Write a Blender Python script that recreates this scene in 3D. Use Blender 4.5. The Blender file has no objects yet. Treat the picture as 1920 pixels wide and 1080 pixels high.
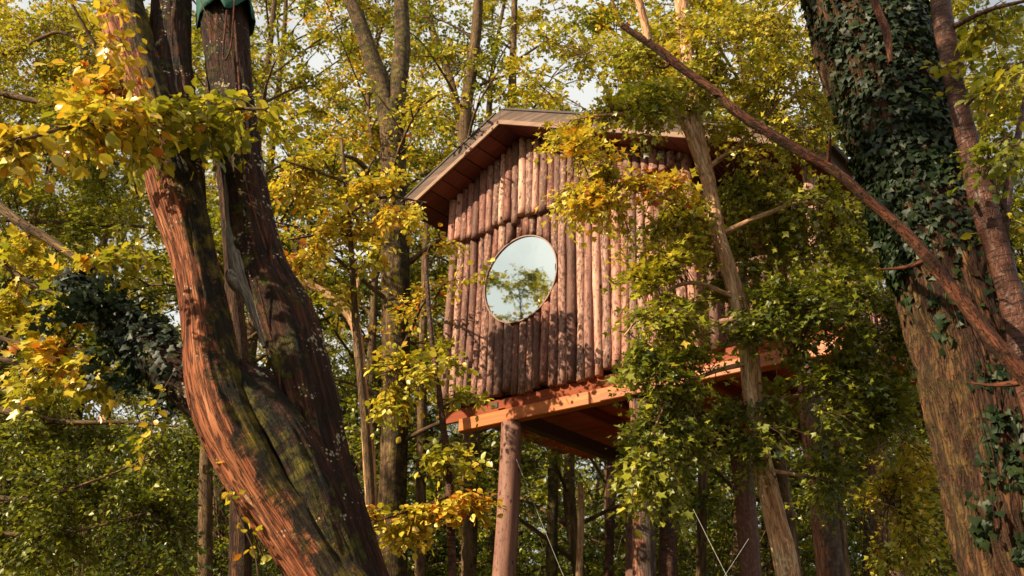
import bpy, bmesh, math, numpy as np
from mathutils import Matrix, Vector

# ------------------------------------------------------------------ camera
F = 1867.0                                   # focal length in photograph pixels (35 mm lens)
PITCH, ROLL = math.radians(24.2), math.radians(1.8)
CAM = np.array([0.0, 0.0, 1.6])
FW = np.array([0, math.cos(PITCH), math.sin(PITCH)])
RT = np.array([1.0, 0, 0]); UPV = np.cross(RT, FW)
cR, sR = math.cos(ROLL), math.sin(ROLL)
sc = bpy.context.scene
cam = bpy.data.cameras.new('camera'); cam.lens = 35; cam.sensor_width = 36
cam.clip_start = 0.05; cam.clip_end = 2000
cam.dof.use_dof = True; cam.dof.focus_distance = 9.5; cam.dof.aperture_fstop = 2.8
co = bpy.data.objects.new('camera', cam); sc.collection.objects.link(co)
cx = cR * RT + sR * UPV; cy = -sR * RT + cR * UPV
M = Matrix(((cx[0], cy[0], -FW[0], CAM[0]), (cx[1], cy[1], -FW[1], CAM[1]),
            (cx[2], cy[2], -FW[2], CAM[2]), (0, 0, 0, 1)))
co.matrix_world = M
sc.camera = co

# ------------------------------------------------------------------ sky, sun, exposure
SUN_AZ = np.array([-0.90, -0.43]); SUN_AZ /= np.linalg.norm(SUN_AZ)
SUN_EL = math.radians(31)
world = bpy.data.worlds.new('World'); sc.world = world; world.use_nodes = True
wn = world.node_tree.nodes; wl = world.node_tree.links
bg = wn['Background']; bg.inputs['Strength'].default_value = 0.05
sky = wn.new('ShaderNodeTexSky'); sky.sky_type = 'NISHITA'; sky.sun_disc = False
sky.sun_elevation = SUN_EL
sky.sun_rotation = math.atan2(SUN_AZ[0], SUN_AZ[1])
sky.air_density = 1.0; sky.dust_density = 2.0; sky.ozone_density = 1.0
wtc = wn.new('ShaderNodeTexCoord'); wno = wn.new('ShaderNodeTexNoise')
wno.inputs['Scale'].default_value = 3.0; wno.inputs['Detail'].default_value = 6
wl.new(wtc.outputs['Generated'], wno.inputs['Vector'])
wr = wn.new('ShaderNodeValToRGB'); wr.color_ramp.elements[0].position = 0.28; wr.color_ramp.elements[1].position = 0.52
wl.new(wno.outputs['Fac'], wr.inputs['Fac'])
wm = wn.new('ShaderNodeMix'); wm.data_type = 'RGBA'
wl.new(wr.outputs['Color'], wm.inputs['Factor']); wl.new(sky.outputs['Color'], wm.inputs['A'])
wm.inputs['B'].default_value = (8.0, 8.1, 7.8, 1)        # thin bright cloud
wl.new(wm.outputs['Result'], bg.inputs['Color'])

sl = bpy.data.lights.new('sun', 'SUN'); sl.energy = 5.0; sl.angle = math.radians(0.5); sl.color = (1, 0.82, 0.56)
so = bpy.data.objects.new('sun', sl); sc.collection.objects.link(so)
sdir = Vector((SUN_AZ[0] * math.cos(SUN_EL), SUN_AZ[1] * math.cos(SUN_EL), math.sin(SUN_EL)))
so.rotation_euler = sdir.to_track_quat('Z', 'Y').to_euler(); so.location = sdir * 60
sc.view_settings.view_transform = 'Standard'; sc.view_settings.look = 'None'
sc.view_settings.exposure = 1.15; sc.view_settings.gamma = 1.0
sc.view_settings.use_curve_mapping = False
sc.cycles.max_bounces = 4; sc.cycles.transmission_bounces = 2; sc.cycles.diffuse_bounces = 2
sc.cycles.glossy_bounces = 3

# ------------------------------------------------------------------ helpers
RNG = np.random.default_rng(7)
def ray(px, py):
    x = px - 960.0; y = 540.0 - py
    X = cR * x - sR * y; Y = sR * x + cR * y
    return (FW * F + RT * X + UPV * Y) / F
def P(px, py, Y):                            # the point seen at a photograph pixel, Y metres ahead
    d = ray(px, py); return CAM + d * (Y / d[1])
def pxsize(Y_, px_, py_=540):                # metres per pixel at that depth
    d = ray(px_, py_); return (Y_ / d[1]) / F
def proj(p):
    q = np.atleast_2d(p) - CAM
    z = q @ FW; X = F * (q @ RT) / z; Y = F * (q @ UPV) / z
    return 960 + cR * X + sR * Y, 540 - (-sR * X + cR * Y), z
def norm(v): return v / np.maximum(np.linalg.norm(v, axis=-1, keepdims=True), 1e-9)

def _hash(i, j, k):
    h = (i.astype(np.int64) * 374761393 + j.astype(np.int64) * 668265263 + k.astype(np.int64) * 2147483647) & 0xffffffff
    h = ((h ^ (h >> 13)) * 1274126177) & 0xffffffff
    h = ((h ^ (h >> 16)) * 2246822519) & 0xffffffff
    return ((h >> 8) & 0xffff) / 65535.0
def vnoise(p):
    i = np.floor(p).astype(np.int64); f = p - i; f = f * f * (3 - 2 * f)
    r = 0
    for dx in (0, 1):
        for dy in (0, 1):
            for dz in (0, 1):
                w = (f[:, 0] if dx else 1 - f[:, 0]) * (f[:, 1] if dy else 1 - f[:, 1]) * (f[:, 2] if dz else 1 - f[:, 2])
                r = r + w * _hash(i[:, 0] + dx, i[:, 1] + dy, i[:, 2] + dz)
    return r * 2 - 1
_a, _b, _c = 0.61, 1.13, 0.47
_ROT = (np.array([[math.cos(_a), -math.sin(_a), 0], [math.sin(_a), math.cos(_a), 0], [0, 0, 1]]) @ np.array([[1, 0, 0], [0, math.cos(_b), -math.sin(_b)], [0, math.sin(_b), math.cos(_b)]])
        @ np.array([[math.cos(_c), 0, math.sin(_c)], [0, 1, 0], [-math.sin(_c), 0, math.cos(_c)]]))
def fbm(p, o=3):
    r = 0; a = 1; q = np.asarray(p, float)
    for k in range(o):
        q = q @ _ROT; r = r + a * vnoise(q + 17.3 * k); a *= 0.5; q = q * 2.03
    return r

def new_obj(name, me, parent=None, loc=None):
    o = bpy.data.objects.new(name, me); sc.collection.objects.link(o)
    if parent is not None: o.parent = parent
    if loc is not None: o.location = loc
    return o
def root(name, label, cat, loc, group=None):
    o = bpy.data.objects.new(name, None); sc.collection.objects.link(o)
    o.location = loc; o.empty_display_size = 0.3
    o['label'] = label; o['category'] = cat
    if group: o['group'] = group
    return o
def mesh_np(name, V, Fc, mat, k=None, smooth=False, attrs=None, origin=None):
    """V (n,3); Fc (m,k) array of faces all with k corners"""
    me = bpy.data.meshes.new(name)
    V = np.asarray(V, dtype=np.float32)
    if origin is not None: V = V - np.asarray(origin, dtype=np.float32)
    Fc = np.asarray(Fc, dtype=np.int32); k = Fc.shape[1]
    me.vertices.add(len(V)); me.vertices.foreach_set('co', V.ravel())
    me.loops.add(Fc.size); me.loops.foreach_set('vertex_index', Fc.ravel())
    me.polygons.add(len(Fc))
    me.polygons.foreach_set('loop_start', np.arange(0, Fc.size, k, dtype=np.int32))
    me.polygons.foreach_set('loop_total', np.full(len(Fc), k, dtype=np.int32))
    if smooth: me.polygons.foreach_set('use_smooth', np.ones(len(Fc), dtype=bool))
    if attrs:
        for n, (dom, typ, arr) in attrs.items():
            a = me.attributes.new(n, typ, dom)
            a.data.foreach_set('vector' if typ == 'FLOAT_VECTOR' else 'value', np.asarray(arr, dtype=np.float32).ravel())
    me.update(); 
    if mat: me.materials.append(mat)
    return me

def catmull(pts, n):
    """pts (k,d) -> n samples on a smooth curve through them"""
    p = np.asarray(pts, float); k = len(p)
    if k == 2:
        t = np.linspace(0, 1, n)[:, None]; return p[0] * (1 - t) + p[1] * t
    seg = np.linalg.norm(np.diff(p[:, :3], axis=0), axis=1); s = np.r_[0, np.cumsum(seg)]
    q = np.vstack([2 * p[0] - p[1], p, 2 * p[-1] - p[-2]])
    t = np.linspace(0, s[-1], n); i = np.clip(np.searchsorted(s, t, side='right') - 1, 0, k - 2)
    u = ((t - s[i]) / (s[i + 1] - s[i]))[:, None]
    a, b, c, d = q[i], q[i + 1], q[i + 2], q[i + 3]
    return 0.5 * ((2 * b) + (-a + c) * u + (2 * a - 5 * b + 4 * c - d) * u ** 2 + (-a + 3 * b - 3 * c + d) * u ** 3)

def tube_arrays(path, rad, ns, disp=None, cap=True):
    """path (n,3), rad (n,) -> verts, quads, ring angle, length, frames"""
    n = len(path); T = norm(np.gradient(path, axis=0))
    N = np.zeros_like(T); a = np.cross(T[0], [0.13, 1, 0.21]); N[0] = a / np.linalg.norm(a)
    for i in range(1, n):
        v = N[i - 1] - T[i] * (N[i - 1] @ T[i]); N[i] = v / max(np.linalg.norm(v), 1e-9)
    B = np.cross(T, N)
    th = np.linspace(0, 2 * np.pi, ns, endpoint=False)
    s = np.r_[0, np.cumsum(np.linalg.norm(np.diff(path, axis=0), axis=1))]
    dirs = N[:, None] * np.cos(th)[None, :, None] + B[:, None] * np.sin(th)[None, :, None]
    R = np.repeat(rad[:, None], ns, 1); S = np.repeat(s[:, None], ns, 1); TH = np.repeat(th[None], n, 0)
    bc = np.stack([np.cos(TH) * R, np.sin(TH) * R, S], -1)
    if disp is not None:
        R = R + disp(bc.reshape(-1, 3), dirs.reshape(-1, 3)).reshape(n, ns)
    V = path[:, None] + dirs * R[..., None]
    i = np.arange(n - 1)[:, None] * ns; j = np.arange(ns)[None]; j2 = (j + 1) % ns
    Q = np.stack([i + j, i + j2, i + ns + j2, i + ns + j], -1).reshape(-1, 4)
    return V.reshape(-1, 3), Q, bc.reshape(-1, 3), dirs.reshape(-1, 3)

def small_tubes(list_, ns=4):
    """many thin tubes -> one vertex/quad set"""
    Vs, Qs, Bs, off = [], [], [], 0
    for path, rad in list_:
        V, Q, bc, _ = tube_arrays(np.asarray(path), np.asarray(rad), ns)
        Vs.append(V); Qs.append(Q + off); Bs.append(bc); off += len(V)
    return np.vstack(Vs), np.vstack(Qs), np.vstack(Bs)

# ------------------------------------------------------------------ materials
def mat_new(name):
    m = bpy.data.materials.new(name); m.use_nodes = True
    nt = m.node_tree; nt.nodes.clear()
    return m, nt, nt.nodes, nt.links
def ramp(nodes, stops, mode='LINEAR'):
    r = nodes.new('ShaderNodeValToRGB'); r.color_ramp.interpolation = mode
    e = r.color_ramp.elements
    while len(e) > 1: e.remove(e[-1])
    e[0].position = stops[0][0]; e[0].color = (*stops[0][1], 1)
    for p, c in stops[1:]:
        x = e.new(p); x.color = (*c, 1)
    return r
def mixc(nodes, links, f, a, b, mode='MIX'):
    m = nodes.new('ShaderNodeMix'); m.data_type = 'RGBA'; m.blend_type = mode
    for key, v in (('Factor', f), ('A', a), ('B', b)):
        if isinstance(v, (int, float)): m.inputs[key].default_value = v
        elif isinstance(v, tuple): m.inputs[key].default_value = (*v, 1)
        else: links.new(v, m.inputs[key])
    return m.outputs['Result']
def mth(nodes, links, op, a, b=None, c=None, clamp=False):
    m = nodes.new('ShaderNodeMath'); m.operation = op; m.use_clamp = clamp
    for i, v in enumerate((a, b, c)):
        if v is None: continue
        if isinstance(v, (int, float)): m.inputs[i].default_value = v
        else: links.new(v, m.inputs[i])
    return m.outputs[0]

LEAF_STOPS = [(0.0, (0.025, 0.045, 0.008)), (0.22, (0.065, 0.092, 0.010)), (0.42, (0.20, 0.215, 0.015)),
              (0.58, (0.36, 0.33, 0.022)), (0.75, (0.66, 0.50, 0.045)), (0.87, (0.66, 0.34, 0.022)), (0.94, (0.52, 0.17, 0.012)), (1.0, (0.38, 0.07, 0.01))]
def leaf_mat(name, stops=LEAF_STOPS, trans=0.38, rough=0.42, shift=0.0, spec=0.5):
    m, nt, N, L = mat_new(name)
    at = N.new('ShaderNodeAttribute'); at.attribute_name = 'tint'
    oi = N.new('ShaderNodeObjectInfo')
    v = mth(N, L, 'ADD', at.outputs['Fac'], mth(N, L, 'MULTIPLY_ADD', oi.outputs['Random'], 0.10, -0.05 + shift), clamp=True)
    r = ramp(N, stops); L.new(v, r.inputs['Fac'])
    p = N.new('ShaderNodeBsdfPrincipled'); p.inputs['Roughness'].default_value = rough
    p.inputs['Specular IOR Level'].default_value = spec
    L.new(r.outputs['Color'], p.inputs['Base Color'])
    t = N.new('ShaderNodeBsdfTranslucent'); 
    tc = mixc(N, L, 1.0, r.outputs['Color'], (1.0, 1.0, 0.45), 'MULTIPLY')
    tg = N.new('ShaderNodeGamma'); L.new(tc, tg.inputs['Color']); tg.inputs['Gamma'].default_value = 0.85
    L.new(tg.outputs[0], t.inputs['Color'])
    mx = N.new('ShaderNodeMixShader'); mx.inputs[0].default_value = trans
    L.new(p.outputs[0], mx.inputs[1]); L.new(t.outputs[0], mx.inputs[2])
    o = N.new('ShaderNodeOutputMaterial'); L.new(mx.outputs[0], o.inputs['Surface'])
    return m
def bark_mat(name, stops, fa=14, fl=1.6, moss=0.0, mosscol=(0.17, 0.12, 0.006), mossdark=(0.008, 0.008, 0.003), lichen=0.0,
             bump=0.6, rough=0.85, rings=0.0, crack=0.5):
    m, nt, N, L = mat_new(name)
    at = N.new('ShaderNodeAttribute'); at.attribute_name = 'bc'
    mp = N.new('ShaderNodeMapping'); L.new(at.outputs['Vector'], mp.inputs['Vector']); mp.inputs['Scale'].default_value = (fa, fa, fl)
    n1 = N.new('ShaderNodeTexNoise'); n1.inputs['Scale'].default_value = 1.0; n1.inputs['Detail'].default_value = 6; n1.inputs['Roughness'].default_value = 0.62
    L.new(mp.outputs[0], n1.inputs['Vector'])
    r = ramp(N, stops); L.new(n1.outputs['Fac'], r.inputs['Fac']); col = r.outputs['Color']
    # long dark fissures
    n2 = N.new('ShaderNodeTexNoise'); n2.inputs['Scale'].default_value = 2.6; n2.inputs['Detail'].default_value = 4
    L.new(mp.outputs[0], n2.inputs['Vector'])
    cr = mth(N, L, 'ABSOLUTE', mth(N, L, 'SUBTRACT', n2.outputs['Fac'], 0.5))
    cm = mth(N, L, 'SUBTRACT', 1.0, mth(N, L, 'MULTIPLY', cr, 16.0, clamp=True), clamp=True)
    col = mixc(N, L, mth(N, L, 'MULTIPLY', cm, crack), col, (0.018, 0.01, 0.007))
    height = mth(N, L, 'SUBTRACT', n1.outputs['Fac'], mth(N, L, 'MULTIPLY', cm, 0.45))
    if rings:                                   # the short dark bands of cherry bark
        mp2 = N.new('ShaderNodeMapping'); L.new(at.outputs['Vector'], mp2.inputs['Vector']); mp2.inputs['Scale'].default_value = (9, 9, 60)
        n4 = N.new('ShaderNodeTexNoise'); n4.inputs['Scale'].default_value = 1.0; n4.inputs['Detail'].default_value = 2
        L.new(mp2.outputs[0], n4.inputs['Vector'])
        rr = mth(N, L, 'MULTIPLY', mth(N, L, 'SUBTRACT', n4.outputs['Fac'], 0.52, clamp=True), 9.0, clamp=True)
        col = mixc(N, L, mth(N, L, 'MULTIPLY', rr, rings), col, (0.012, 0.008, 0.006))
        height = mth(N, L, 'SUBTRACT', height, mth(N, L, 'MULTIPLY', rr, 0.5))
    if lichen:
        vo = N.new('ShaderNodeTexVoronoi'); vo.inputs['Scale'].default_value = 34.0; L.new(at.outputs['Vector'], vo.inputs['Vector'])
        n5 = N.new('ShaderNodeTexNoise'); n5.inputs['Scale'].default_value = 4.0; L.new(at.outputs['Vector'], n5.inputs['Vector'])
        th = mth(N, L, 'MULTIPLY', mth(N, L, 'SUBTRACT', n5.outputs['Fac'], 0.47, clamp=True), 2.2)
        sp = mth(N, L, 'MULTIPLY', mth(N, L, 'SUBTRACT', th, vo.outputs['Distance'], clamp=True), 12.0, clamp=True)
        col = mixc(N, L, mth(N, L, 'MULTIPLY', sp, lichen), col, (0.5, 0.42, 0.28))
    if moss:
        ma = N.new('ShaderNodeAttribute'); ma.attribute_name = 'moss'
        n3 = N.new('ShaderNodeTexNoise'); n3.inputs['Scale'].default_value = 7.0; n3.inputs['Detail'].default_value = 6; n3.inputs['Roughness'].default_value = 0.7
        L.new(at.outputs['Vector'], n3.inputs['Vector'])
        mm = mth(N, L, 'MULTIPLY', mth(N, L, 'SUBTRACT', mth(N, L, 'ADD', n3.outputs['Fac'], ma.outputs['Fac']), 1.0, clamp=True), 9.0, clamp=True)
        n6 = N.new('ShaderNodeTexNoise'); n6.inputs['Scale'].default_value = 8.0; n6.inputs['Detail'].default_value = 9; n6.inputs['Roughness'].default_value = 0.68; L.new(at.outputs['Vector'], n6.inputs['Vector'])
        r2 = ramp(N, [(0.48, mossdark), (0.72, mosscol)]); L.new(n6.outputs['Fac'], r2.inputs['Fac'])
        col = mixc(N, L, mth(N, L, 'MULTIPLY', mm, moss), col, r2.outputs['Color'])
        height = mth(N, L, 'ADD', height, mth(N, L, 'MULTIPLY', mth(N, L, 'MULTIPLY', n6.outputs['Fac'], mm), 0.5))
    p = N.new('ShaderNodeBsdfPrincipled'); p.inputs['Roughness'].default_value = rough
    p.inputs['Specular IOR Level'].default_value = 0.25
    L.new(col, p.inputs['Base Color'])
    b = N.new('ShaderNodeBump'); b.inputs['Strength'].default_value = bump; b.inputs['Distance'].default_value = 0.03
    L.new(height, b.inputs['Height']); L.new(b.outputs[0], p.inputs['Normal'])
    o = N.new('ShaderNodeOutputMaterial'); L.new(p.outputs[0], o.inputs['Surface'])
    return m
def wood_mat(name, stops, scale=(18, 18, 2), rough=0.6, bump=0.3, vary=0.5, knots=False, coord='Object', dirt=0.0, spec=0.3):
    """grain along local z; each object takes its own shade from its random number"""
    m, nt, N, L = mat_new(name)
    tc = N.new('ShaderNodeTexCoord'); oi = N.new('ShaderNodeObjectInfo')
    ad = N.new('ShaderNodeVectorMath'); ad.operation = 'ADD'
    L.new(tc.outputs[coord], ad.inputs[0])
    sc_ = N.new('ShaderNodeVectorMath'); sc_.operation = 'SCALE'; cmb = N.new('ShaderNodeCombineXYZ')
    for k in range(3): cmb.inputs[k].default_value = 37.0
    L.new(cmb.outputs[0], sc_.inputs[0]); L.new(oi.outputs['Random'], sc_.inputs['Scale']); L.new(sc_.outputs[0], ad.inputs[1])
    mp = N.new('ShaderNodeMapping'); mp.inputs['Scale'].default_value = scale; L.new(ad.outputs[0], mp.inputs['Vector'])
    n1 = N.new('ShaderNodeTexNoise'); n1.inputs['Scale'].default_value = 1; n1.inputs['Detail'].default_value = 7; n1.inputs['Roughness'].default_value = 0.65
    L.new(mp.outputs[0], n1.inputs['Vector'])
    v = mth(N, L, 'ADD', n1.outputs['Fac'], mth(N, L, 'MULTIPLY_ADD', oi.outputs['Random'], vary, -vary / 2), clamp=True)
    r = ramp(N, stops); L.new(v, r.inputs['Fac']); col = r.outputs['Color']; h = n1.outputs['Fac']
    if knots:
        # flakes of dark bark left on the peeled wood, and knots
        n2 = N.new('ShaderNodeTexNoise'); n2.inputs['Scale'].default_value = 15; n2.inputs['Detail'].default_value = 5; n2.inputs['Roughness'].default_value = 0.7
        mp2 = N.new('ShaderNodeMapping'); mp2.inputs['Scale'].default_value = (2.2, 2.2, 1.1); L.new(ad.outputs[0], mp2.inputs['Vector']); L.new(mp2.outputs[0], n2.inputs['Vector'])
        o2 = mth(N, L, 'FRACT', mth(N, L, 'MULTIPLY', oi.outputs['Random'], 7.13))
        thr = mth(N, L, 'MULTIPLY_ADD', o2, 0.20, 0.37)
        o3 = mth(N, L, 'FRACT', mth(N, L, 'MULTIPLY', oi.outputs['Random'], 13.7))
        col = mixc(N, L, mth(N, L, 'MULTIPLY', o3, 0.48), col, mixc(N, L, n1.outputs['Fac'], (0.07, 0.05, 0.042), (0.40, 0.30, 0.25)))
        k = mth(N, L, 'MULTIPLY', mth(N, L, 'SUBTRACT', n2.outputs['Fac'], thr, clamp=True), 14.0, clamp=True)
        barkc = mixc(N, L, n1.outputs['Fac'], (0.030, 0.011, 0.008), (0.15, 0.066, 0.045))
        col = mixc(N, L, mth(N, L, 'MULTIPLY', k, 0.85), col, barkc)
        vo = N.new('ShaderNodeTexVoronoi'); vo.inputs['Scale'].default_value = 1.0
        mp3 = N.new('ShaderNodeMapping'); mp3.inputs['Scale'].default_value = (9, 9, 4.5); L.new(ad.outputs[0], mp3.inputs['Vector']); L.new(mp3.outputs[0], vo.inputs['Vector'])
        kn = mth(N, L, 'MULTIPLY', mth(N, L, 'SUBTRACT', 0.17, vo.outputs['Distance'], clamp=True), 14.0, clamp=True)
        col = mixc(N, L, kn, col, (0.035, 0.014, 0.01))
        h = mth(N, L, 'ADD', h, mth(N, L, 'MULTIPLY', k, 0.5)); h = mth(N, L, 'SUBTRACT', h, mth(N, L, 'MULTIPLY', kn, 0.4))
    if dirt:
        n7 = N.new('ShaderNodeTexNoise'); n7.inputs['Scale'].default_value = 5; n7.inputs['Detail'].default_value = 8; n7.inputs['Roughness'].default_value = 0.7
        L.new(ad.outputs[0], n7.inputs['Vector'])
        dd = mth(N, L, 'MULTIPLY', mth(N, L, 'SUBTRACT', n7.outputs['Fac'], 0.52, clamp=True), 8.0, clamp=True)
        col = mixc(N, L, mth(N, L, 'MULTIPLY', dd, dirt), col, (0.06, 0.045, 0.03))
    p = N.new('ShaderNodeBsdfPrincipled'); p.inputs['Roughness'].default_value = rough; p.inputs['Specular IOR Level'].default_value = spec
    L.new(col, p.inputs['Base Color'])
    b = N.new('ShaderNodeBump'); b.inputs['Strength'].default_value = bump; b.inputs['Distance'].default_value = 0.012
    L.new(h, b.inputs['Height']); L.new(b.outputs[0], p.inputs['Normal'])
    o = N.new('ShaderNodeOutputMaterial'); L.new(p.outputs[0], o.inputs['Surface'])
    return m
def plain_mat(name, col, rough=0.6, metal=0.0, spec=0.5):
    m, nt, N, L = mat_new(name)
    n1 = N.new('ShaderNodeTexNoise'); n1.inputs['Scale'].default_value = 14; n1.inputs['Detail'].default_value = 5
    tc = N.new('ShaderNodeTexCoord'); L.new(tc.outputs['Object'], n1.inputs['Vector'])
    c2 = tuple(x * 0.6 for x in col)
    r = ramp(N, [(0.3, c2), (0.7, col)]); L.new(n1.outputs['Fac'], r.inputs['Fac'])
    p = N.new('ShaderNodeBsdfPrincipled'); p.inputs['Roughness'].default_value = rough; p.inputs['Metallic'].default_value = metal
    p.inputs['Specular IOR Level'].default_value = spec
    L.new(r.outputs['Color'], p.inputs['Base Color'])
    o = N.new('ShaderNodeOutputMaterial'); L.new(p.outputs[0], o.inputs['Surface'])
    return m

M_LEAF = leaf_mat('leaf_woodland', trans=0.32, rough=0.4)
M_LEAF_NEAR = leaf_mat('leaf_near', trans=0.34, rough=0.40, spec=0.6)
M_IVY = leaf_mat('leaf_ivy', [(0, (0.006, 0.014, 0.006)), (0.5, (0.018, 0.032, 0.009)), (0.85, (0.045, 0.064, 0.015)), (1, (0.14, 0.15, 0.03))], trans=0.10, rough=0.5, spec=0.25)
M_BARK_ORANGE = bark_mat('bark_orange', [(0.25, (0.06, 0.014, 0.005)), (0.43, (0.17, 0.044, 0.015)), (0.60, (0.36, 0.125, 0.052)), (0.8, (0.54, 0.29, 0.16))],
                         fa=26, fl=1.3, moss=0.95, lichen=0.75, bump=0.9, crack=0.75)
M_BARK_DARK = bark_mat('bark_dark', [(0.3, (0.009, 0.003, 0.002)), (0.5, (0.036, 0.011, 0.005)), (0.76, (0.14, 0.045, 0.015))], fa=26, fl=1.5, moss=0.95,
                       mosscol=(0.16, 0.13, 0.012), lichen=0.8, bump=0.9, crack=0.7)
M_BARK_GREY = bark_mat('bark_grey_dead', [(0.3, (0.10, 0.08, 0.065)), (0.6, (0.32, 0.27, 0.22)), (0.8, (0.45, 0.40, 0.33))], fa=40, fl=1.5, bump=0.7)
M_BARK_BG = bark_mat('bark_woodland', [(0.3, (0.045, 0.026, 0.013)), (0.5, (0.12, 0.068, 0.030)), (0.72, (0.24, 0.15, 0.07))], fa=14, fl=2.5, moss=0.8, mosscol=(0.20, 0.16, 0.015), bump=0.8)
M_BARK_RIGHT = bark_mat('bark_ridged', [(0.3, (0.014, 0.005, 0.0025)), (0.48, (0.055, 0.020, 0.008)), (0.65, (0.125, 0.055, 0.020)), (0.8, (0.23, 0.13, 0.052))], fa=22, fl=2.4, moss=0.4,
                        mosscol=(0.19, 0.14, 0.03), mossdark=(0.06, 0.04, 0.012), bump=1.0, crack=0.9)
M_BARK_CHERRY = bark_mat('bark_cherry', [(0.3, (0.030, 0.011, 0.007)), (0.55, (0.095, 0.034, 0.019)), (0.8, (0.21, 0.10, 0.058))], fa=12, fl=6, rings=0.85, bump=0.5, rough=0.5, crack=0.2)
M_BARK_STEM = bark_mat('bark_red_stem', [(0.3, (0.030, 0.010, 0.006)), (0.5, (0.11, 0.034, 0.015)), (0.75, (0.26, 0.10, 0.045))], fa=22, fl=3.5, moss=0.7, mosscol=(0.10, 0.06, 0.02), bump=0.9, crack=0.6)
M_BARK_PALE = bark_mat('bark_pale_maple', [(0.3, (0.22, 0.085, 0.035)), (0.5, (0.48, 0.27, 0.14)), (0.7, (0.62, 0.44, 0.27))], fa=18, fl=2.5, moss=0.6, mosscol=(0.2, 0.15, 0.02), lichen=0.8, bump=0.6, crack=0.55)
M_TWIG = plain_mat('twig', (0.09, 0.05, 0.03), 0.8, spec=0.2)
M_LOG = wood_mat('peeled_log', [(0.12, (0.085, 0.029, 0.021)), (0.40, (0.24, 0.086, 0.058)), (0.62, (0.43, 0.195, 0.135)), (0.88, (0.62, 0.37, 0.27))], scale=(20, 20, 2.4), vary=0.5, knots=True, bump=0.55, rough=0.65)
M_POST = wood_mat('peeled_post', [(0.2, (0.08, 0.022, 0.013)), (0.5, (0.18, 0.060, 0.035)), (0.8, (0.32, 0.14, 0.085))], scale=(16, 16, 1.5), vary=0.2, knots=True, bump=0.5, rough=0.6)
M_BEAM = wood_mat('oiled_beam', [(0.2, (0.17, 0.032, 0.003)), (0.5, (0.34, 0.080, 0.007)), (0.8, (0.48, 0.15, 0.016))], scale=(1.2, 22, 22), vary=0.18, rough=0.45, bump=0.2)
M_PLANK = wood_mat('red_plank', [(0.2, (0.08, 0.010, 0.003)), (0.5, (0.15, 0.024, 0.005)), (0.8, (0.22, 0.046, 0.009))], scale=(1.0, 22, 22), vary=0.35, rough=0.6, bump=0.3, spec=0.15)
M_UNDER = wood_mat('red_underside', [(0.2, (0.22, 0.025, 0.005)), (0.5, (0.36, 0.05, 0.009)), (0.8, (0.46, 0.09, 0.018))], scale=(1.0, 22, 22), vary=0.35, rough=0.5, bump=0.2)
M_DARKBEAM = wood_mat('dark_beam', [(0.2, (0.02, 0.010, 0.007)), (0.8, (0.075, 0.032, 0.018))], scale=(1, 20, 20), rough=0.6)
M_SOFFIT = wood_mat('soffit_plank', [(0.2, (0.06, 0.013, 0.010)), (0.5, (0.11, 0.024, 0.017)), (0.8, (0.17, 0.045, 0.028))], scale=(22, 1.5, 22), vary=0.4, rough=0.55, bump=0.2)
M_FASCIA = wood_mat('weathered_fascia', [(0.2, (0.028, 0.016, 0.012)), (0.5, (0.085, 0.052, 0.039)), (0.8, (0.20, 0.135, 0.105))], scale=(1.5, 26, 26), vary=0.1, dirt=0.8, rough=0.8, bump=0.5)
M_TRIM = wood_mat('brown_trim', [(0.2, (0.09, 0.045, 0.03)), (0.8, (0.26, 0.15, 0.10))], scale=(1.5, 26, 26), rough=0.7)
M_ROOFING = plain_mat('roofing', (0.06, 0.045, 0.04), 0.8)
M_DARKWALL = plain_mat('wall_lining', (0.035, 0.018, 0.012), 0.9)

def glass_mat():
    m, nt, N, L = mat_new('window_mirror_glass')
    tc = N.new('ShaderNodeTexCoord'); n1 = N.new('ShaderNodeTexNoise'); n1.inputs['Scale'].default_value = 4; L.new(tc.outputs['Object'], n1.inputs['Vector'])
    p = N.new('ShaderNodeBsdfPrincipled'); p.inputs['Metallic'].default_value = 1.0; p.inputs['Roughness'].default_value = 0.02
    p.inputs['Base Color'].default_value = (0.74, 0.80, 0.76, 1)
    b = N.new('ShaderNodeBump'); b.inputs['Strength'].default_value = 0.05; b.inputs['Distance'].default_value = 0.01
    L.new(n1.outputs['Fac'], b.inputs['Height']); L.new(b.outputs[0], p.inputs['Normal'])
    o = N.new('ShaderNodeOutputMaterial'); L.new(p.outputs[0], o.inputs['Surface'])
    return m
M_GLASS = glass_mat()

# ------------------------------------------------------------------ leaves
# templates: base at the origin, tip along +y, normal +z, length 1
def tpl(vs, fs): return np.array(vs, float), np.array(fs, int)
T_KITE = tpl([(0, 0, 0), (0.34, 0.45, 0.10), (0, 1, -0.05), (-0.34, 0.45, 0.10)], [(0, 1, 2), (0, 2, 3)])
T_OVAL = tpl([(0, 0, 0), (0.26, 0.22, 0.05), (0.36, 0.52, 0.07), (0.2, 0.82, 0.03), (0, 1, -0.08), (-0.2, 0.82, 0.03), (-0.36, 0.52, 0.07),
              (-0.26, 0.22, 0.05), (0, 0.5, -0.02)],
             [(0, 1, 8), (1, 2, 8), (2, 3, 8), (3, 4, 8), (4, 5, 8), (5, 6, 8), (6, 7, 8), (7, 0, 8)])
T_LOBED = tpl([(0, 0, 0), (0.34, 0.05, 0.05), (0.26, 0.30, 0.02), (0.56, 0.62, 0.10), (0.22, 0.60, 0.0), (0, 1.0, -0.10), (-0.22, 0.60, 0.0),
               (-0.56, 0.62, 0.10), (-0.26, 0.30, 0.02), (-0.34, 0.05, 0.05), (0, 0.38, -0.03)],
              [(0, 1, 10), (1, 2, 10), (2, 3, 10), (3, 4, 10), (4, 5, 10), (5, 6, 10), (6, 7, 10), (7, 8, 10), (8, 9, 10), (9, 0, 10)])
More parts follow.
